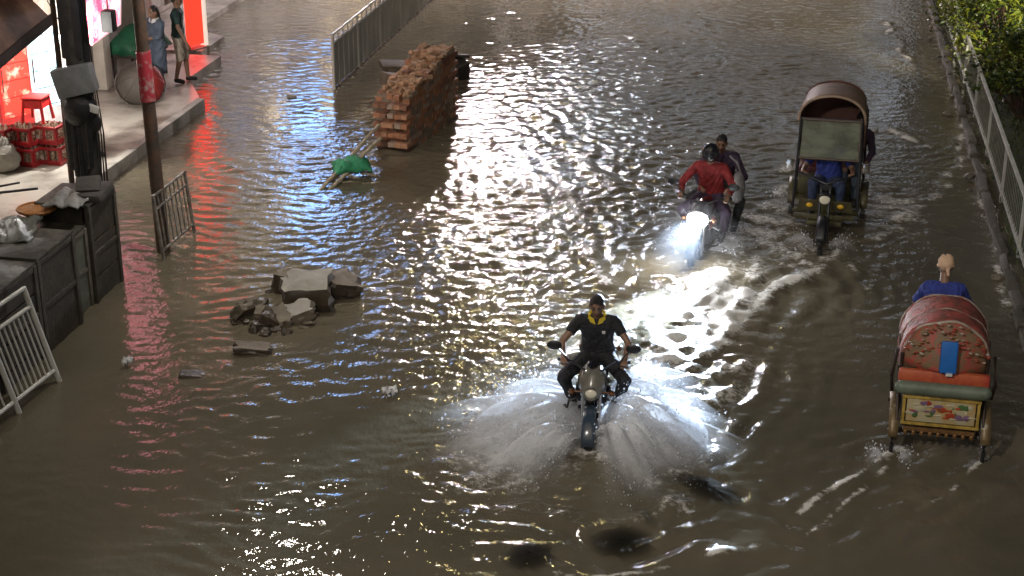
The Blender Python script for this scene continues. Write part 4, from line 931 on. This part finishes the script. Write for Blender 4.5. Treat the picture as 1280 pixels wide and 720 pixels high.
person('person in dark clothes sitting behind the red jacket on the lit motorcycle', Jp, MOTO2, RZ2, shirt='purple_cloth', sleeve=1.9, trousers='black_cloth', face=(-.1, 1, -.1), shoes='rubber')
rot2 = Matrix.Rotation(RZ2, 4, 'Z')
bp_ = MOTO2 + rot2 @ Vector((-.40, -.12, 1.10)); m_ = MB(); m_.ball((0, 0, 0), (.10, .19, .23), 16); m_.tube([(0, -.1, .2), (.05, -.05, .36), (.12, .05, .46)], .018, 6)
for v in m_.bm.verts: v.co += Vector((random.uniform(-.01, .01) for _ in range(3)))
o = m_.build('shoulder_bag', mat('grey_bag', (.24, .23, .24), .7, 0, .3, 8, .5), loc=bp_); o.rotation_euler = (0, 0, RZ2); tag(o, 'pale grey bag hanging at the side of the riders on the lit motorcycle', 'bag')
hl = MOTO2 + rot2 @ Vector((0, .70, .81))
lamp('headlight_beam', hl, 8500, (.60, .77, 1.0), .06, 'SPOT', None, hl + rot2 @ Vector((.02, 1, -.04)), 42, .35)

# ---------------------------------------------------------------- rickshaws
def hood(t, w, depth, h, y0, back, m_out, m_in, rim_m, n=15, closed_back=True, lift=0.0):
    """folding hood: bows over the seat; the back bow lies lower"""
    rows = []
    for i in range(9):
        q = i / 8; y = y0 - depth * q
        rows.append([(math.cos(a) * w * (.5 - .03 * q), y - back * q * (1 - math.sin(a)) * .3, h + lift * (1 - q) + .38 * (math.sin(a) ** .8) * (1 - .10 * q * q) + .012 * math.sin(q * 25)) for a in np.linspace(0, math.pi, n)])
    MB().grid(rows).build('hood', m_out, t, solid=.018)
    m_ = MB(); m_.tube(rows[0], .02, 8); m_.build('hood_rim', rim_m, t)
    return rows
# cycle rickshaw seen from behind
t = thing('cycle_rickshaw', 'painted cycle rickshaw seen from behind with a red hood and blue window', 'rickshaw', RICK2, R(-2))
fr = mat('rick_frame', (.05, .035, .03), .5, .3, .5, 6)
for s in (-1, 1):
    wheel((s * .47, 0, .36), .36, .022, 20, t, M['rubber'], cast=False)
    m_ = MB(); m_.grid([[(s * .47 + x, .40 * math.cos(a), .36 + .40 * math.sin(a)) for x in (-.05, 0, .05)] for a in np.linspace(.4, 2.9, 16)]); m_.build('mudguard', mat('painted_guard', (.16, .11, .05), .4, .2, .5, 9, rgb2=(.40, .36, .28), thr=.62), t, solid=.008)
    m_ = MB(); m_.rod((s * .42, .02, .36), (s * .44, -.08, 1.3), .018); m_.rod((s * .44, -.30, .62), (s * .46, .28, 1.36), .015); m_.tube([(s * .51, -.06, .85), (s * .53, -.14, 1.05), (s * .49, -.1, 1.35)], .02); m_.build('side_stay', fr, t)
wheel((0, 1.95, .36), .36, .022, 20, t, M['rubber'], cast=False)
MB().rod((-.47, 0, .36), (.47, 0, .36), .025).build('axle', fr, t)
m_ = MB(); m_.tube([(-.3, 0, .42), (-.1, .7, .45), (0, 1.2, .5), (0, 1.75, .95)], .022); m_.tube([(.3, 0, .42), (.1, .7, .45), (0, 1.2, .5)], .022); m_.rod((0, 1.2, .5), (0, 1.05, 1.0), .018); m_.rod((0, 1.1, .9), (0, 1.75, .95), .018)
for s in (-1, 1): m_.rod((s * .06, 1.95, .36), (s * .03, 1.75, 1.0), .014)
m_.build('frame', fr, t)
m_ = MB(); m_.tube([(-.28, 1.5, 1.12), (-.12, 1.68, 1.1), (0, 1.72, 1.02), (.12, 1.68, 1.1), (.28, 1.5, 1.12)], .013); m_.build('handlebar', M['chrome'], t)
MB().ball((0, 1.05, 1.02), (.09, .14, .05), 12).build('saddle', M['black'], t)
m_ = MB(); m_.rod((-.18, 1.2, .45), (.18, 1.2, .45), .012); m_.box((.2, 1.26, .36), (.1, .07, .025)); m_.box((-.2, 1.14, .54), (.1, .07, .025)); m_.build('pedals', fr, t)
folk = mat('folk_panel', (.45, .28, .08), .35, 0, .3, 3.4, rgb2=(.46, .42, .28), thr=.47)
m_ = MB(); m_.box((0, -.02, .72), (.80, .46, .36), bev=.02); m_.build('seat_box', mat('box_dark', (.06, .045, .03), .5, 0, .5, 5), t)
m_ = MB(); m_.box((0, -.262, .74), (.70, .02, .26), bev=.006); m_.build('painted_panel', folk, t)
m_ = MB(); r = random.Random(6)
for k in range(40):
    x, z = r.uniform(-.31, .31), r.uniform(.65, .83)
    m_.ball((x, -.274, z), (r.uniform(.01, .07), .004, r.uniform(.008, .04)), 8, r.choice((0, 1, 2, 3)))
m_.build('folk_painting', [mat('paint_red', (.35, .05, .02), .4), mat('paint_green', (.07, .14, .05), .4), mat('paint_cream', (.5, .46, .32), .4), mat('paint_violet', (.20, .12, .2), .4)], t)
m_ = MB()
for z in (.585, .89): m_.box((0, -.27, z), (.80, .03, .028), bev=.004)
for x in (-.38, .38): m_.box((x, -.268, .735), (.03, .026, .27), bev=.004)
m_.build('panel_trim', mat('yellow_trim', (.40, .27, .06), .45, 0, .5, 12), t)
m_ = MB(); m_.box((0, -.22, .50), (.74, .05, .05), bev=.01)
for x in np.linspace(-.34, .34, 9): m_.ball((x, -.25, .46), (.022, .012, .03), 8)
m_.build('bumper', mat('brass_fringe', (.22, .12, .05), .4, .4, .4, 14), t)
m_ = MB(); m_.rod((-.42, -.26, .99), (.42, -.26, .99), .075, .075, 16); m_.ball((-.42, -.26, .99), .075); m_.ball((.42, -.26, .99), .075); m_.build('back_cushion', mat('green_grey_vinyl', (.13, .16, .12), .45, 0, .3, 4), t)
m_ = MB(); m_.box((0, -.19, 1.10), (.93, .10, .15), (R(-8), 0, 0), bev=.04); m_.build('orange_band', mat('orange_vinyl', (.48, .11, .04), .45, 0, .3, 4, rgb2=(.35, .04, .03)), t)
redhood = mat('red_hood', (.17, .06, .045), .55, 0, .4, 7, .5, rgb2=(.36, .075, .06), thr=.5)
rows = []
for i in range(10):                                     # hood: front bow high, back wall falling to the seat back
    q = i / 9; rows.append([(math.cos(a) * (.455 + .014 * math.sin(q * 22 + a * 3)), .62 - .66 * q, 1.13 + .58 * (math.sin(a) ** .72) * (1 - .06 * q) + .012 * math.sin(q * 17 + a * 7)) for a in np.linspace(0, math.pi, 19)])
hd_ = MB().grid(rows).build('hood', redhood, t, solid=.018)
back = [[(Vector(p) * 1.0).lerp(Vector((0, -.13 + .03, 1.18)), q) + Vector((0, -.14 * math.sin(q * math.pi / 2), 0)) for p in rows[-1]] for q in np.linspace(0, .96, 8)]
MB().grid(back).build('hood_back', mat('patterned_back', (.20, .13, .07), .6, 0, .4, 11, .3, rgb2=(.40, .07, .055), thr=.53), t, solid=.014)
m_ = MB(); m_.tube(rows[0], .018, 8); m_.tube(rows[-1], .016, 8); m_.tube(rows[5], .014, 8); m_.build('hood_bow', mat('silver_tape', (.40, .34, .28), .4, .2, .5, 8, rgb2=(.25, .05, .04), thr=.55), t)
m_ = MB(); r = random.Random(9)
for k in range(70):
    a = r.uniform(.15, math.pi - .15); q = r.uniform(.55, 1.0); m_.ball((math.cos(a) * .44 * q, -.135 - .10 * (1 - q), 1.16 + .54 * math.sin(a) ** .72 * q), (.022, .008, .012), 6, r.choice((0, 1, 2)))
m_.build('applique', [MATS['silver_tape'], MATS['paint_red'], MATS['brass_fringe']], t)  # applique dots scattered over the hood back, one mesh
m_ = MB(); m_.box((.02, -.262, 1.37), (.17, .018, .34), (R(-9), 0, 0), bev=.02); m_.build('rear_window', mat('blue_cloth_window', (.015, .14, .48), .5, 0, .15, 5), t)
m_ = MB(); m_.box((.04, -.285, 1.19), (.07, .015, .05), bev=.008); m_.build('white_patch', M['white_cloth'], t)
J = dict(pelvis=(0, 1.02, 1.10), neck=(0, 1.24, 1.62), head=(0, 1.33, 1.79), shL=(-.175, 1.22, 1.56), shR=(.175, 1.22, 1.56), elL=(-.28, 1.36, 1.33), elR=(.28, 1.36, 1.33), wrL=(-.27, 1.42, 1.15), wrR=(.27, 1.42, 1.15), gripL=(-.27, 1.5, 1.12), gripR=(.27, 1.5, 1.12),
         hipL=(-.1, 1.05, 1.05), hipR=(.1, 1.05, 1.05), knL=(-.13, 1.42, .86), knR=(.13, 1.40, .78), anL=(-.15, 1.12, .60), anR=(.15, 1.22, .42), toeL=(-.16, 1.26, .56), toeR=(.16, 1.36, .39))
P3 = person('person in a blue shirt with a peach head cloth pedalling the red hooded rickshaw', J, RICK2, R(-2), shirt='blue_cloth', sleeve=1.0, trousers='navy', face=(0, 1, -.1), shoes='rubber')
m_ = MB(); hc = Vector(J['head']); m_.ball(hc + Vector((0, -.014, .035)), (.090, .108, .096), 22)
for v in m_.bm.verts:
    v.co += v.normal * .005 * math.sin(v.co.z * 95 + v.co.x * 60)
    if v.co.z < hc.z - .02: v.co.x *= .86
m_.ring(hc + Vector((0, -.012, .0)), (0, .25, 1), .084, .018, 22, 6); m_.cap(hc + Vector((.02, -.10, -.01)), hc + Vector((.03, -.115, -.075)), .022, .016)
m_.build('head_cloth', M['peach_cloth'], P3)

# battery rickshaw coming towards the camera
RZ3 = R(180 - 3)
t = thing('battery_rickshaw', 'three wheeled rickshaw with windscreen and rounded brown hood coming towards the viewer', 'rickshaw', RICK1, RZ3)
rb = mat('rick_body', (.07, .06, .035), .4, .2, .4, 5, rgb2=(.12, .11, .05))
for s in (-1, 1):
    wheel((s * .53, -.05, .31), .31, .04, 20, t, M['rubber'], cast=False)
    m_ = MB(); m_.grid([[(s * .53 + x, -.05 + .36 * math.cos(a), .31 + .36 * math.sin(a)) for x in (-.06, 0, .06)] for a in np.linspace(.2, 2.9, 16)]); m_.build('mudguard', rb, t, solid=.01)
wheel((0, 1.72, .31), .31, .04, 20, t, M['rubber'], cast=False)
m_ = MB(); m_.grid([[(x, 1.72 + .36 * math.cos(a), .31 + .36 * math.sin(a) + .02 * (1 - (x / .07) ** 2)) for x in (-.07, -.03, 0, .03, .07)] for a in np.linspace(.3, 2.6, 14)]); m_.build('front_fender', M['black'], t, solid=.01)
m_ = MB()
for s in (-1, 1): m_.rod((s * .07, 1.72, .31), (s * .06, 1.42, 1.05), .022)
m_.box((0, 1.42, 1.05), (.18, .06, .06)); m_.build('fork', M['dark_metal'], t)
m_ = MB(); m_.tube([(-.40, 1.18, 1.16), (-.2, 1.36, 1.14), (0, 1.42, 1.08), (.2, 1.36, 1.14), (.40, 1.18, 1.16)], .016); m_.build('handlebar', M['dark_metal'], t)
m_ = MB(); m_.box((0, .25, .46), (.96, 1.15, .08), bev=.02); m_.box((0, 1.0, .44), (.5, .6, .06), bev=.02); m_.build('floor', rb, t)
m_ = MB(); m_.box((0, -.05, .68), (.92, .46, .36), bev=.03); m_.build('seat_box', rb, t)
MB().box((0, -.02, .90), (.92, .46, .10), bev=.04).build('seat', mat('maroon_vinyl', (.10, .02, .02), .4), t)
MB().box((0, -.30, 1.18), (.94, .12, .56), (R(8), 0, 0), bev=.04).build('backrest', MATS['maroon_vinyl'], t)
MB().box((0, .62, .76), (.40, .28, .09), bev=.03).build('driver_seat', M['black'], t)
m_ = MB()
for s in (-1, 1): m_.tube([(s * .46, 1.22, .62), (s * .44, 1.12, 1.35), (s * .43, 1.0, 1.92)], .02); m_.rod((s * .50, -.28, .5), (s * .48, -.28, 1.75), .02); m_.rod((s * .43, 1.0, 1.88), (s * .48, -.28, 1.72), .016)
for y, z in ((1.12, 1.35), (1.0, 1.91), (1.2, .66)): m_.rod((-.44, y, z), (.44, y, z), .02)
m_.build('frame', M['dark_metal'], t)
gl = bpy.data.materials.new('windscreen_sheen'); gl.use_nodes = True; n, l = gl.node_tree.nodes, gl.node_tree.links; b = n['Principled BSDF']
b.inputs['Base Color'].default_value = (.20, .215, .165, 1); b.inputs['Roughness'].default_value = .08; tr = n.new('ShaderNodeBsdfTransparent'); mixs = n.new('ShaderNodeMixShader'); nz = n.new('ShaderNodeTexNoise'); nz.inputs['Scale'].default_value = 2.5  # pale blotchy opacity painted in for blurred reflections on the glass
mr = n.new('ShaderNodeMapRange'); mr.inputs['From Min'].default_value = .35; mr.inputs['From Max'].default_value = .65; mr.inputs['To Min'].default_value = .05; mr.inputs['To Max'].default_value = .62; l.new(nz.outputs['Fac'], mr.inputs['Value']); l.new(mr.outputs[0], mixs.inputs[0]); l.new(b.outputs[0], mixs.inputs[1]); l.new(tr.outputs[0], mixs.inputs[2]); l.new(mixs.outputs[0], n['Material Output'].inputs['Surface'])
m_ = MB(); m_.prism([(-.41, 1.12, 1.37), (.41, 1.12, 1.37), (.40, 1.01, 1.89), (-.40, 1.01, 1.89)], (0, .008, .002)); m_.build('windscreen', gl, t)
m_ = MB(); m_.tube([(-.42, 1.13, 1.36), (.42, 1.13, 1.36), (.41, 1.01, 1.90), (-.41, 1.01, 1.90)], .022, 8, True); m_.build('windscreen_frame', mat('screen_frame', (.09, .06, .04), .5), t)
brown = mat('brown_hood', (.17, .105, .07), .55, 0, .3, 4, .3)
hood(t, .94, 1.15, 1.80, .95, .3, brown, brown, mat('hood_rim_pale', (.34, .24, .17), .5, 0, .3, 8), lift=.06)
m_ = MB(); m_.grid([[(math.cos(a) * .46 * q, -.24, 1.80 + .37 * math.sin(a) ** .75 * q) for a in np.linspace(0, math.pi, 13)] for q in (.02, .35, .7, 1)]); m_.box((0, -.25, 1.55), (.92, .02, .52)); m_.build('hood_back', mat('dark_lining', (.13, .055, .04), .7), t)
for s_ in (-1, 1): MB().grid([[(s_ * (.465 + .012 * math.sin(y * 14 + z * 3)), y, z) for y in np.linspace(-.22, .34, 9)] for z in np.linspace(1.28, 1.84, 7)]).build('side_curtain', brown, t, solid=.012)
m_ = MB(); m_.prism([(-.40, 1.2, .60), (.40, 1.2, .60), (.36, 1.24, .78), (-.36, 1.24, .78)], (0, .02, 0)); m_.box((0, 1.22, .52), (.84, .05, .07), bev=.01); m_.build('front_panel', rb, t)
m_ = MB(); m_.rod((0, 1.46, .92), (0, 1.56, .90), .07, .085, 18); hh = m_.build('headlight', M['dark_metal'], t); MB().ball((0, 1.56, .90), (.078, .015, .078), 14).build('lens', unlit, hh)
for s in (-1, 1): MB().ball((s * .22, 1.262, .70), (.05, .02, .035), 12).build('turn_signal', mat('yellow_lens', (.72, .42, .03), .25), t)
for s in (-1, 1): MB().box((s * .54, 1.1, 1.25), (.10, .03, .15), bev=.01).build('mirror', M['chrome'], t)
J = dict(pelvis=(0, .60, .89), neck=(0, .62, 1.40), head=(0, .66, 1.57), shL=(-.19, .62, 1.35), shR=(.19, .62, 1.35), elL=(-.34, .78, 1.12), elR=(.34, .78, 1.12), wrL=(-.36, 1.06, 1.14), wrR=(.36, 1.06, 1.14), gripL=(-.34, 1.16, 1.16), gripR=(.34, 1.16, 1.16),
         hipL=(-.1, .64, .88), hipR=(.1, .64, .88), knL=(-.2, 1.08, .98), knR=(.2, 1.08, .98), anL=(-.19, 1.06, .56), anR=(.19, 1.06, .56), toeL=(-.2, 1.2, .50), toeR=(.2, 1.2, .50))
person('person in a blue shirt and jeans driving the rickshaw behind its windscreen', J, RICK1, RZ3, shirt='blue_cloth', sleeve=.8, trousers='navy', face=(0, 1, -.1), shoes='rubber')
J = dict(pelvis=(-.26, .0, 1.03), neck=(-.36, .06, 1.52), head=(-.40, .12, 1.68), shL=(-.54, .06, 1.46), shR=(-.18, .06, 1.48), elL=(-.60, .16, 1.22), elR=(-.14, .2, 1.22), wrL=(-.52, .38, 1.10), wrR=(-.2, .42, 1.1), hipL=(-.36, .04, .99), hipR=(-.18, .04, .99), knL=(-.40, .46, 1.0), knR=(-.2, .46, 1.0), anL=(-.38, .46, .58), anR=(-.2, .46, .58), toeL=(-.39, .60, .53), toeR=(-.2, .6, .53))
J = {k: (x * -1 if False else x, y, z) for k, (x, y, z) in J.items()}
person('person in dark purple clothes riding as passenger at the side of the battery rickshaw', J, RICK1, RZ3, shirt='purple_cloth', sleeve=1.9, trousers='bluegrey_cloth', face=(0, 1, -.15), shoes='rubber')

# ---------------------------------------------------------------- spray thrown up by the wheels
sm = bpy.data.materials.new('water_spray'); sm.use_nodes = True; n, l = sm.node_tree.nodes, sm.node_tree.links; b = n['Principled BSDF']
b.inputs['Base Color'].default_value = (.90, .91, .93, 1); b.inputs['Roughness'].default_value = .5
tl = n.new('ShaderNodeBsdfTranslucent'); tl.inputs['Color'].default_value = (.92, .93, .95, 1); m1 = n.new('ShaderNodeMixShader'); m1.inputs[0].default_value = .5; l.new(b.outputs[0], m1.inputs[1]); l.new(tl.outputs[0], m1.inputs[2])
tr = n.new('ShaderNodeBsdfTransparent'); m2 = n.new('ShaderNodeMixShader'); at = n.new('ShaderNodeAttribute'); at.attribute_name = 'thick'; tc = n.new('ShaderNodeTexCoord')
uvn = n.new('ShaderNodeAttribute'); uvn.attribute_name = 'flow'
n1 = n.new('ShaderNodeTexNoise'); n1.inputs['Scale'].default_value = 6.5; n1.inputs['Detail'].default_value = 8; n1.inputs['Roughness'].default_value = .68; l.new(uvn.outputs['Vector'], n1.inputs['Vector'])
mr = n.new('ShaderNodeMapRange'); mr.inputs['From Min'].default_value = .17; mr.inputs['From Max'].default_value = .50; l.new(n1.outputs['Fac'], mr.inputs['Value'])
mm = n.new('ShaderNodeMath'); mm.operation = 'MULTIPLY'; mm.use_clamp = True; l.new(mr.outputs[0], mm.inputs[0]); l.new(at.outputs['Fac'], mm.inputs[1])
l.new(mm.outputs[0], m2.inputs[0]); l.new(tr.outputs[0], m2.inputs[1]); l.new(m1.outputs[0], m2.inputs[2]); l.new(m2.outputs[0], n['Material Output'].inputs['Surface'])
drop = bpy.data.materials.new('water_drops'); drop.use_nodes = True; dn_, dl = drop.node_tree.nodes, drop.node_tree.links
dt = dn_.new('ShaderNodeBsdfTranslucent'); dt.inputs['Color'].default_value = (.9, .92, .95, 1); dmx = dn_.new('ShaderNodeMixShader'); dn_['Principled BSDF'].inputs['Base Color'].default_value = (.85, .87, .9, 1); dn_['Principled BSDF'].inputs['Roughness'].default_value = .15
dl.new(dn_['Principled BSDF'].outputs[0], dmx.inputs[1]); dl.new(dt.outputs[0], dmx.inputs[2]); dl.new(dmx.outputs[0], dn_['Material Output'].inputs['Surface'])
def splash(label, origin, rz, sheets, drops, seed):
    """sheets of thrown water: (side, start angle, end angle, reach, height, thickness)"""
    r = random.Random(seed); q = np.random.default_rng(seed); verts, faces, thick, flow = [], [], [], []
    for (side, a0, a1, reach, hgt, th, y0, y1) in sheets:
        NA, NR = 34, 22; base = len(verts); ph = r.uniform(0, 6)
        for i in range(NA):
            u = i / (NA - 1); a = a0 + (a1 - a0) * u; wob = 1 + .13 * math.sin(u * 9 + ph) + .08 * math.sin(u * 23 + ph * 2)
            for k in range(NR):
                s = k / (NR - 1); d = .05 + s * reach * wob
                x = side * (.05 + math.sin(a) * d); y = y0 + (y1 - y0) * u + math.cos(a) * d
                z = hgt * wob * 4 * s * (1 - s) * (1 - .25 * s) + .015 + .03 * math.sin(u * 31 + s * 9 + ph) * s * (1 - s) * 4
                verts.append((x, y, z)); e = min(1, (1 - u) * 3) * min(1, u * 3) * min(1, (1 - s) * 1.5) ** 1.5 * min(1, s * 6 + .35); thick.append(th * e); flow.append((u * 4.0 + seed, s * 1.1 * reach + ph, side * 3.0 + ph))
        for i in range(NA - 1):
            for k in range(NR - 1): v = base + i * NR + k; faces.append((v, v + 1, v + NR + 1, v + NR))
    me = bpy.data.meshes.new('splash'); me.from_pydata(verts, [], faces); me.materials.append(sm); me.materials.append(drop)
    nf = len(faces); bm2 = bmesh.new(); bm2.from_mesh(me); lay = bm2.verts.layers.float.new('thick'); lf = bm2.verts.layers.float_vector.new('flow'); bm2.verts.ensure_lookup_table()
    for i, v in enumerate(bm2.verts): v[lay] = thick[i]; v[lf] = flow[i]
    for f in bm2.faces: f.smooth = True
    for k in range(drops):
        side, a0, a1, reach, hgt, th, y0, y1 = r.choice(sheets); u = r.random(); a = a0 + (a1 - a0) * u; s = min(1.05, abs(r.gauss(.58, .25))); d = s * reach
        z = hgt * 4 * s * max(.0, 1 - s) * r.uniform(.6, 1.5) + abs(r.gauss(0, .05)); c = Vector((side * (.05 + math.sin(a) * d), y0 + (y1 - y0) * u + math.cos(a) * d, z)); sz = .0035 + .010 * r.random() ** 3
        vs = [bm2.verts.new(c + Vector(o_) * sz) for o_ in ((1, 0, 0), (-1, 0, 0), (0, 1, 0), (0, -1, 0), (0, 0, 1.5), (0, 0, -1.2))]
        for tri in ((0, 2, 4), (2, 1, 4), (1, 3, 4), (3, 0, 4), (2, 0, 5), (1, 2, 5), (3, 1, 5), (0, 3, 5)):
            f = bm2.faces.new([vs[j] for j in tri]); f.material_index = 1; f.smooth = True
    bm2.to_mesh(me); bm2.free()
    o = bpy.data.objects.new('splash', me); COL.objects.link(o); o.location = (origin.x, origin.y, 0); o.rotation_euler = (0, 0, rz); return tag(o, label, 'splash', kind='stuff')
splash('white spray fanning out on both sides of the front motorcycle', MOTO1, RZ1,
       [(1, 0.35, 1.9, 1.508, 0.224, 1.581, 0.7, 0.2), (1, 0.5, 1.7, 1.248, 0.336, 1.438, 0.66, -0.1), (1, 0.25, 1.4, 1.664, 0.134, 1.438, 0.75, 0.3), (1, 0.9, 2.2, 1.04, 0.246, 1.15, 0.5, -0.5), (1, 0.5, 1.7, 1.56, 0.056, 1.438, 0.7, 0),
        (-1, 0.25, 1.8, 1.248, 0.381, 2.156, 0.72, 0.2), (-1, 0.15, 1.3, 1.404, 0.269, 2.013, 0.78, 0.3), (-1, 0.5, 1.9, 1.04, 0.47, 1.869, 0.6, -0.1), (-1, 0.3, 1.6, 1.56, 0.157, 1.725, 0.7, 0.1), (-1, 1, 2.2, 1.04, 0.28, 1.438, 0.4, -0.5), (-1, 0.1, 1.2, 1.144, 0.448, 1.725, 0.8, 0.5), (1, 0.1, 1.1, 1.248, 0.291, 1.725, 0.8, 0.5), (1, 0.6, 2, 1.352, 0.112, 1.869, 0.5, -0.2), (-1, 0.6, 2, 1.248, 0.112, 1.869, 0.5, -0.2)], 4200, 3)
splash('white spray round the front wheel of the motorcycle with the lit headlight', MOTO2, RZ2,
       [(1, 1.1, 2.1, .6, .10, .6, .45, -.1), (1, 1.2, 2.2, .5, .14, .5, .2, -.4), (-1, 1.1, 2.1, .7, .10, .6, .45, -.1), (-1, 1.2, 2.2, .6, .15, .5, .2, -.4)], 300, 4)
splash('thin spray round the wheels of the battery rickshaw', RICK1, RZ3,
       [(1, .4, 1.8, .5, .12, .45, 1.75, 1.4), (-1, .4, 1.8, .5, .12, .45, 1.75, 1.4), (1, .9, 2.0, .9, .14, .4, .3, -.4), (-1, .9, 2.0, .9, .14, .4, .3, -.4)], 400, 5)
splash('small curl of spray at the rear wheel of the cycle rickshaw', RICK2 + Vector((-.47, -.1, 0)), R(178), [(1, .2, 1.2, .28, .07, .5, .3, .1), (-1, .2, 1.2, .25, .06, .4, .3, .1)], 90, 6)

# mist volume added to give the lit headlight its glare halo
mv = bpy.data.materials.new('glare_mist'); mv.use_nodes = True; n, l = mv.node_tree.nodes, mv.node_tree.links; n.remove(n['Principled BSDF'])
pv = n.new('ShaderNodeVolumePrincipled'); pv.inputs['Color'].default_value = (.95, .96, 1, 1); pv.inputs['Density'].default_value = .012; pv.inputs['Anisotropy'].default_value = .2; l.new(pv.outputs[0], n['Material Output'].inputs['Volume'])
c = MOTO2 + rot2 @ Vector((0, 1.0, .62)); m_ = MB(); m_.ball((0, 0, 0), (.75, .95, .55), 20); o = m_.build('mist_volume', mv, loc=c); tag(o, 'faint mist added for the glare round the lit headlight', 'mist', kind='stuff')

mv2 = mv.copy(); mv2.name = 'spray_air'; mv2.node_tree.nodes['Principled Volume'].inputs['Density'].default_value = 6.0
rot1 = Matrix.Rotation(RZ1, 4, 'Z')
for s, rx, ry, rz_, lb in ((-1, .55, .62, .26, 'soft cloud of spray on the wider side of the front motorcycle'), (1, .55, .60, .20, 'soft cloud of spray on the lower side of the front motorcycle')):
    c = MOTO1 + rot1 @ Vector((s * .62, .60, 0)); m_ = MB(); m_.ball((0, 0, 0), (rx * 1.2, ry * 1.15, rz_), 20); o = m_.build('mist_volume', mv2, loc=(c.x, c.y, .06)); o.rotation_euler = (0, 0, RZ1 - s * .4); tag(o, lb, 'mist', kind='stuff')
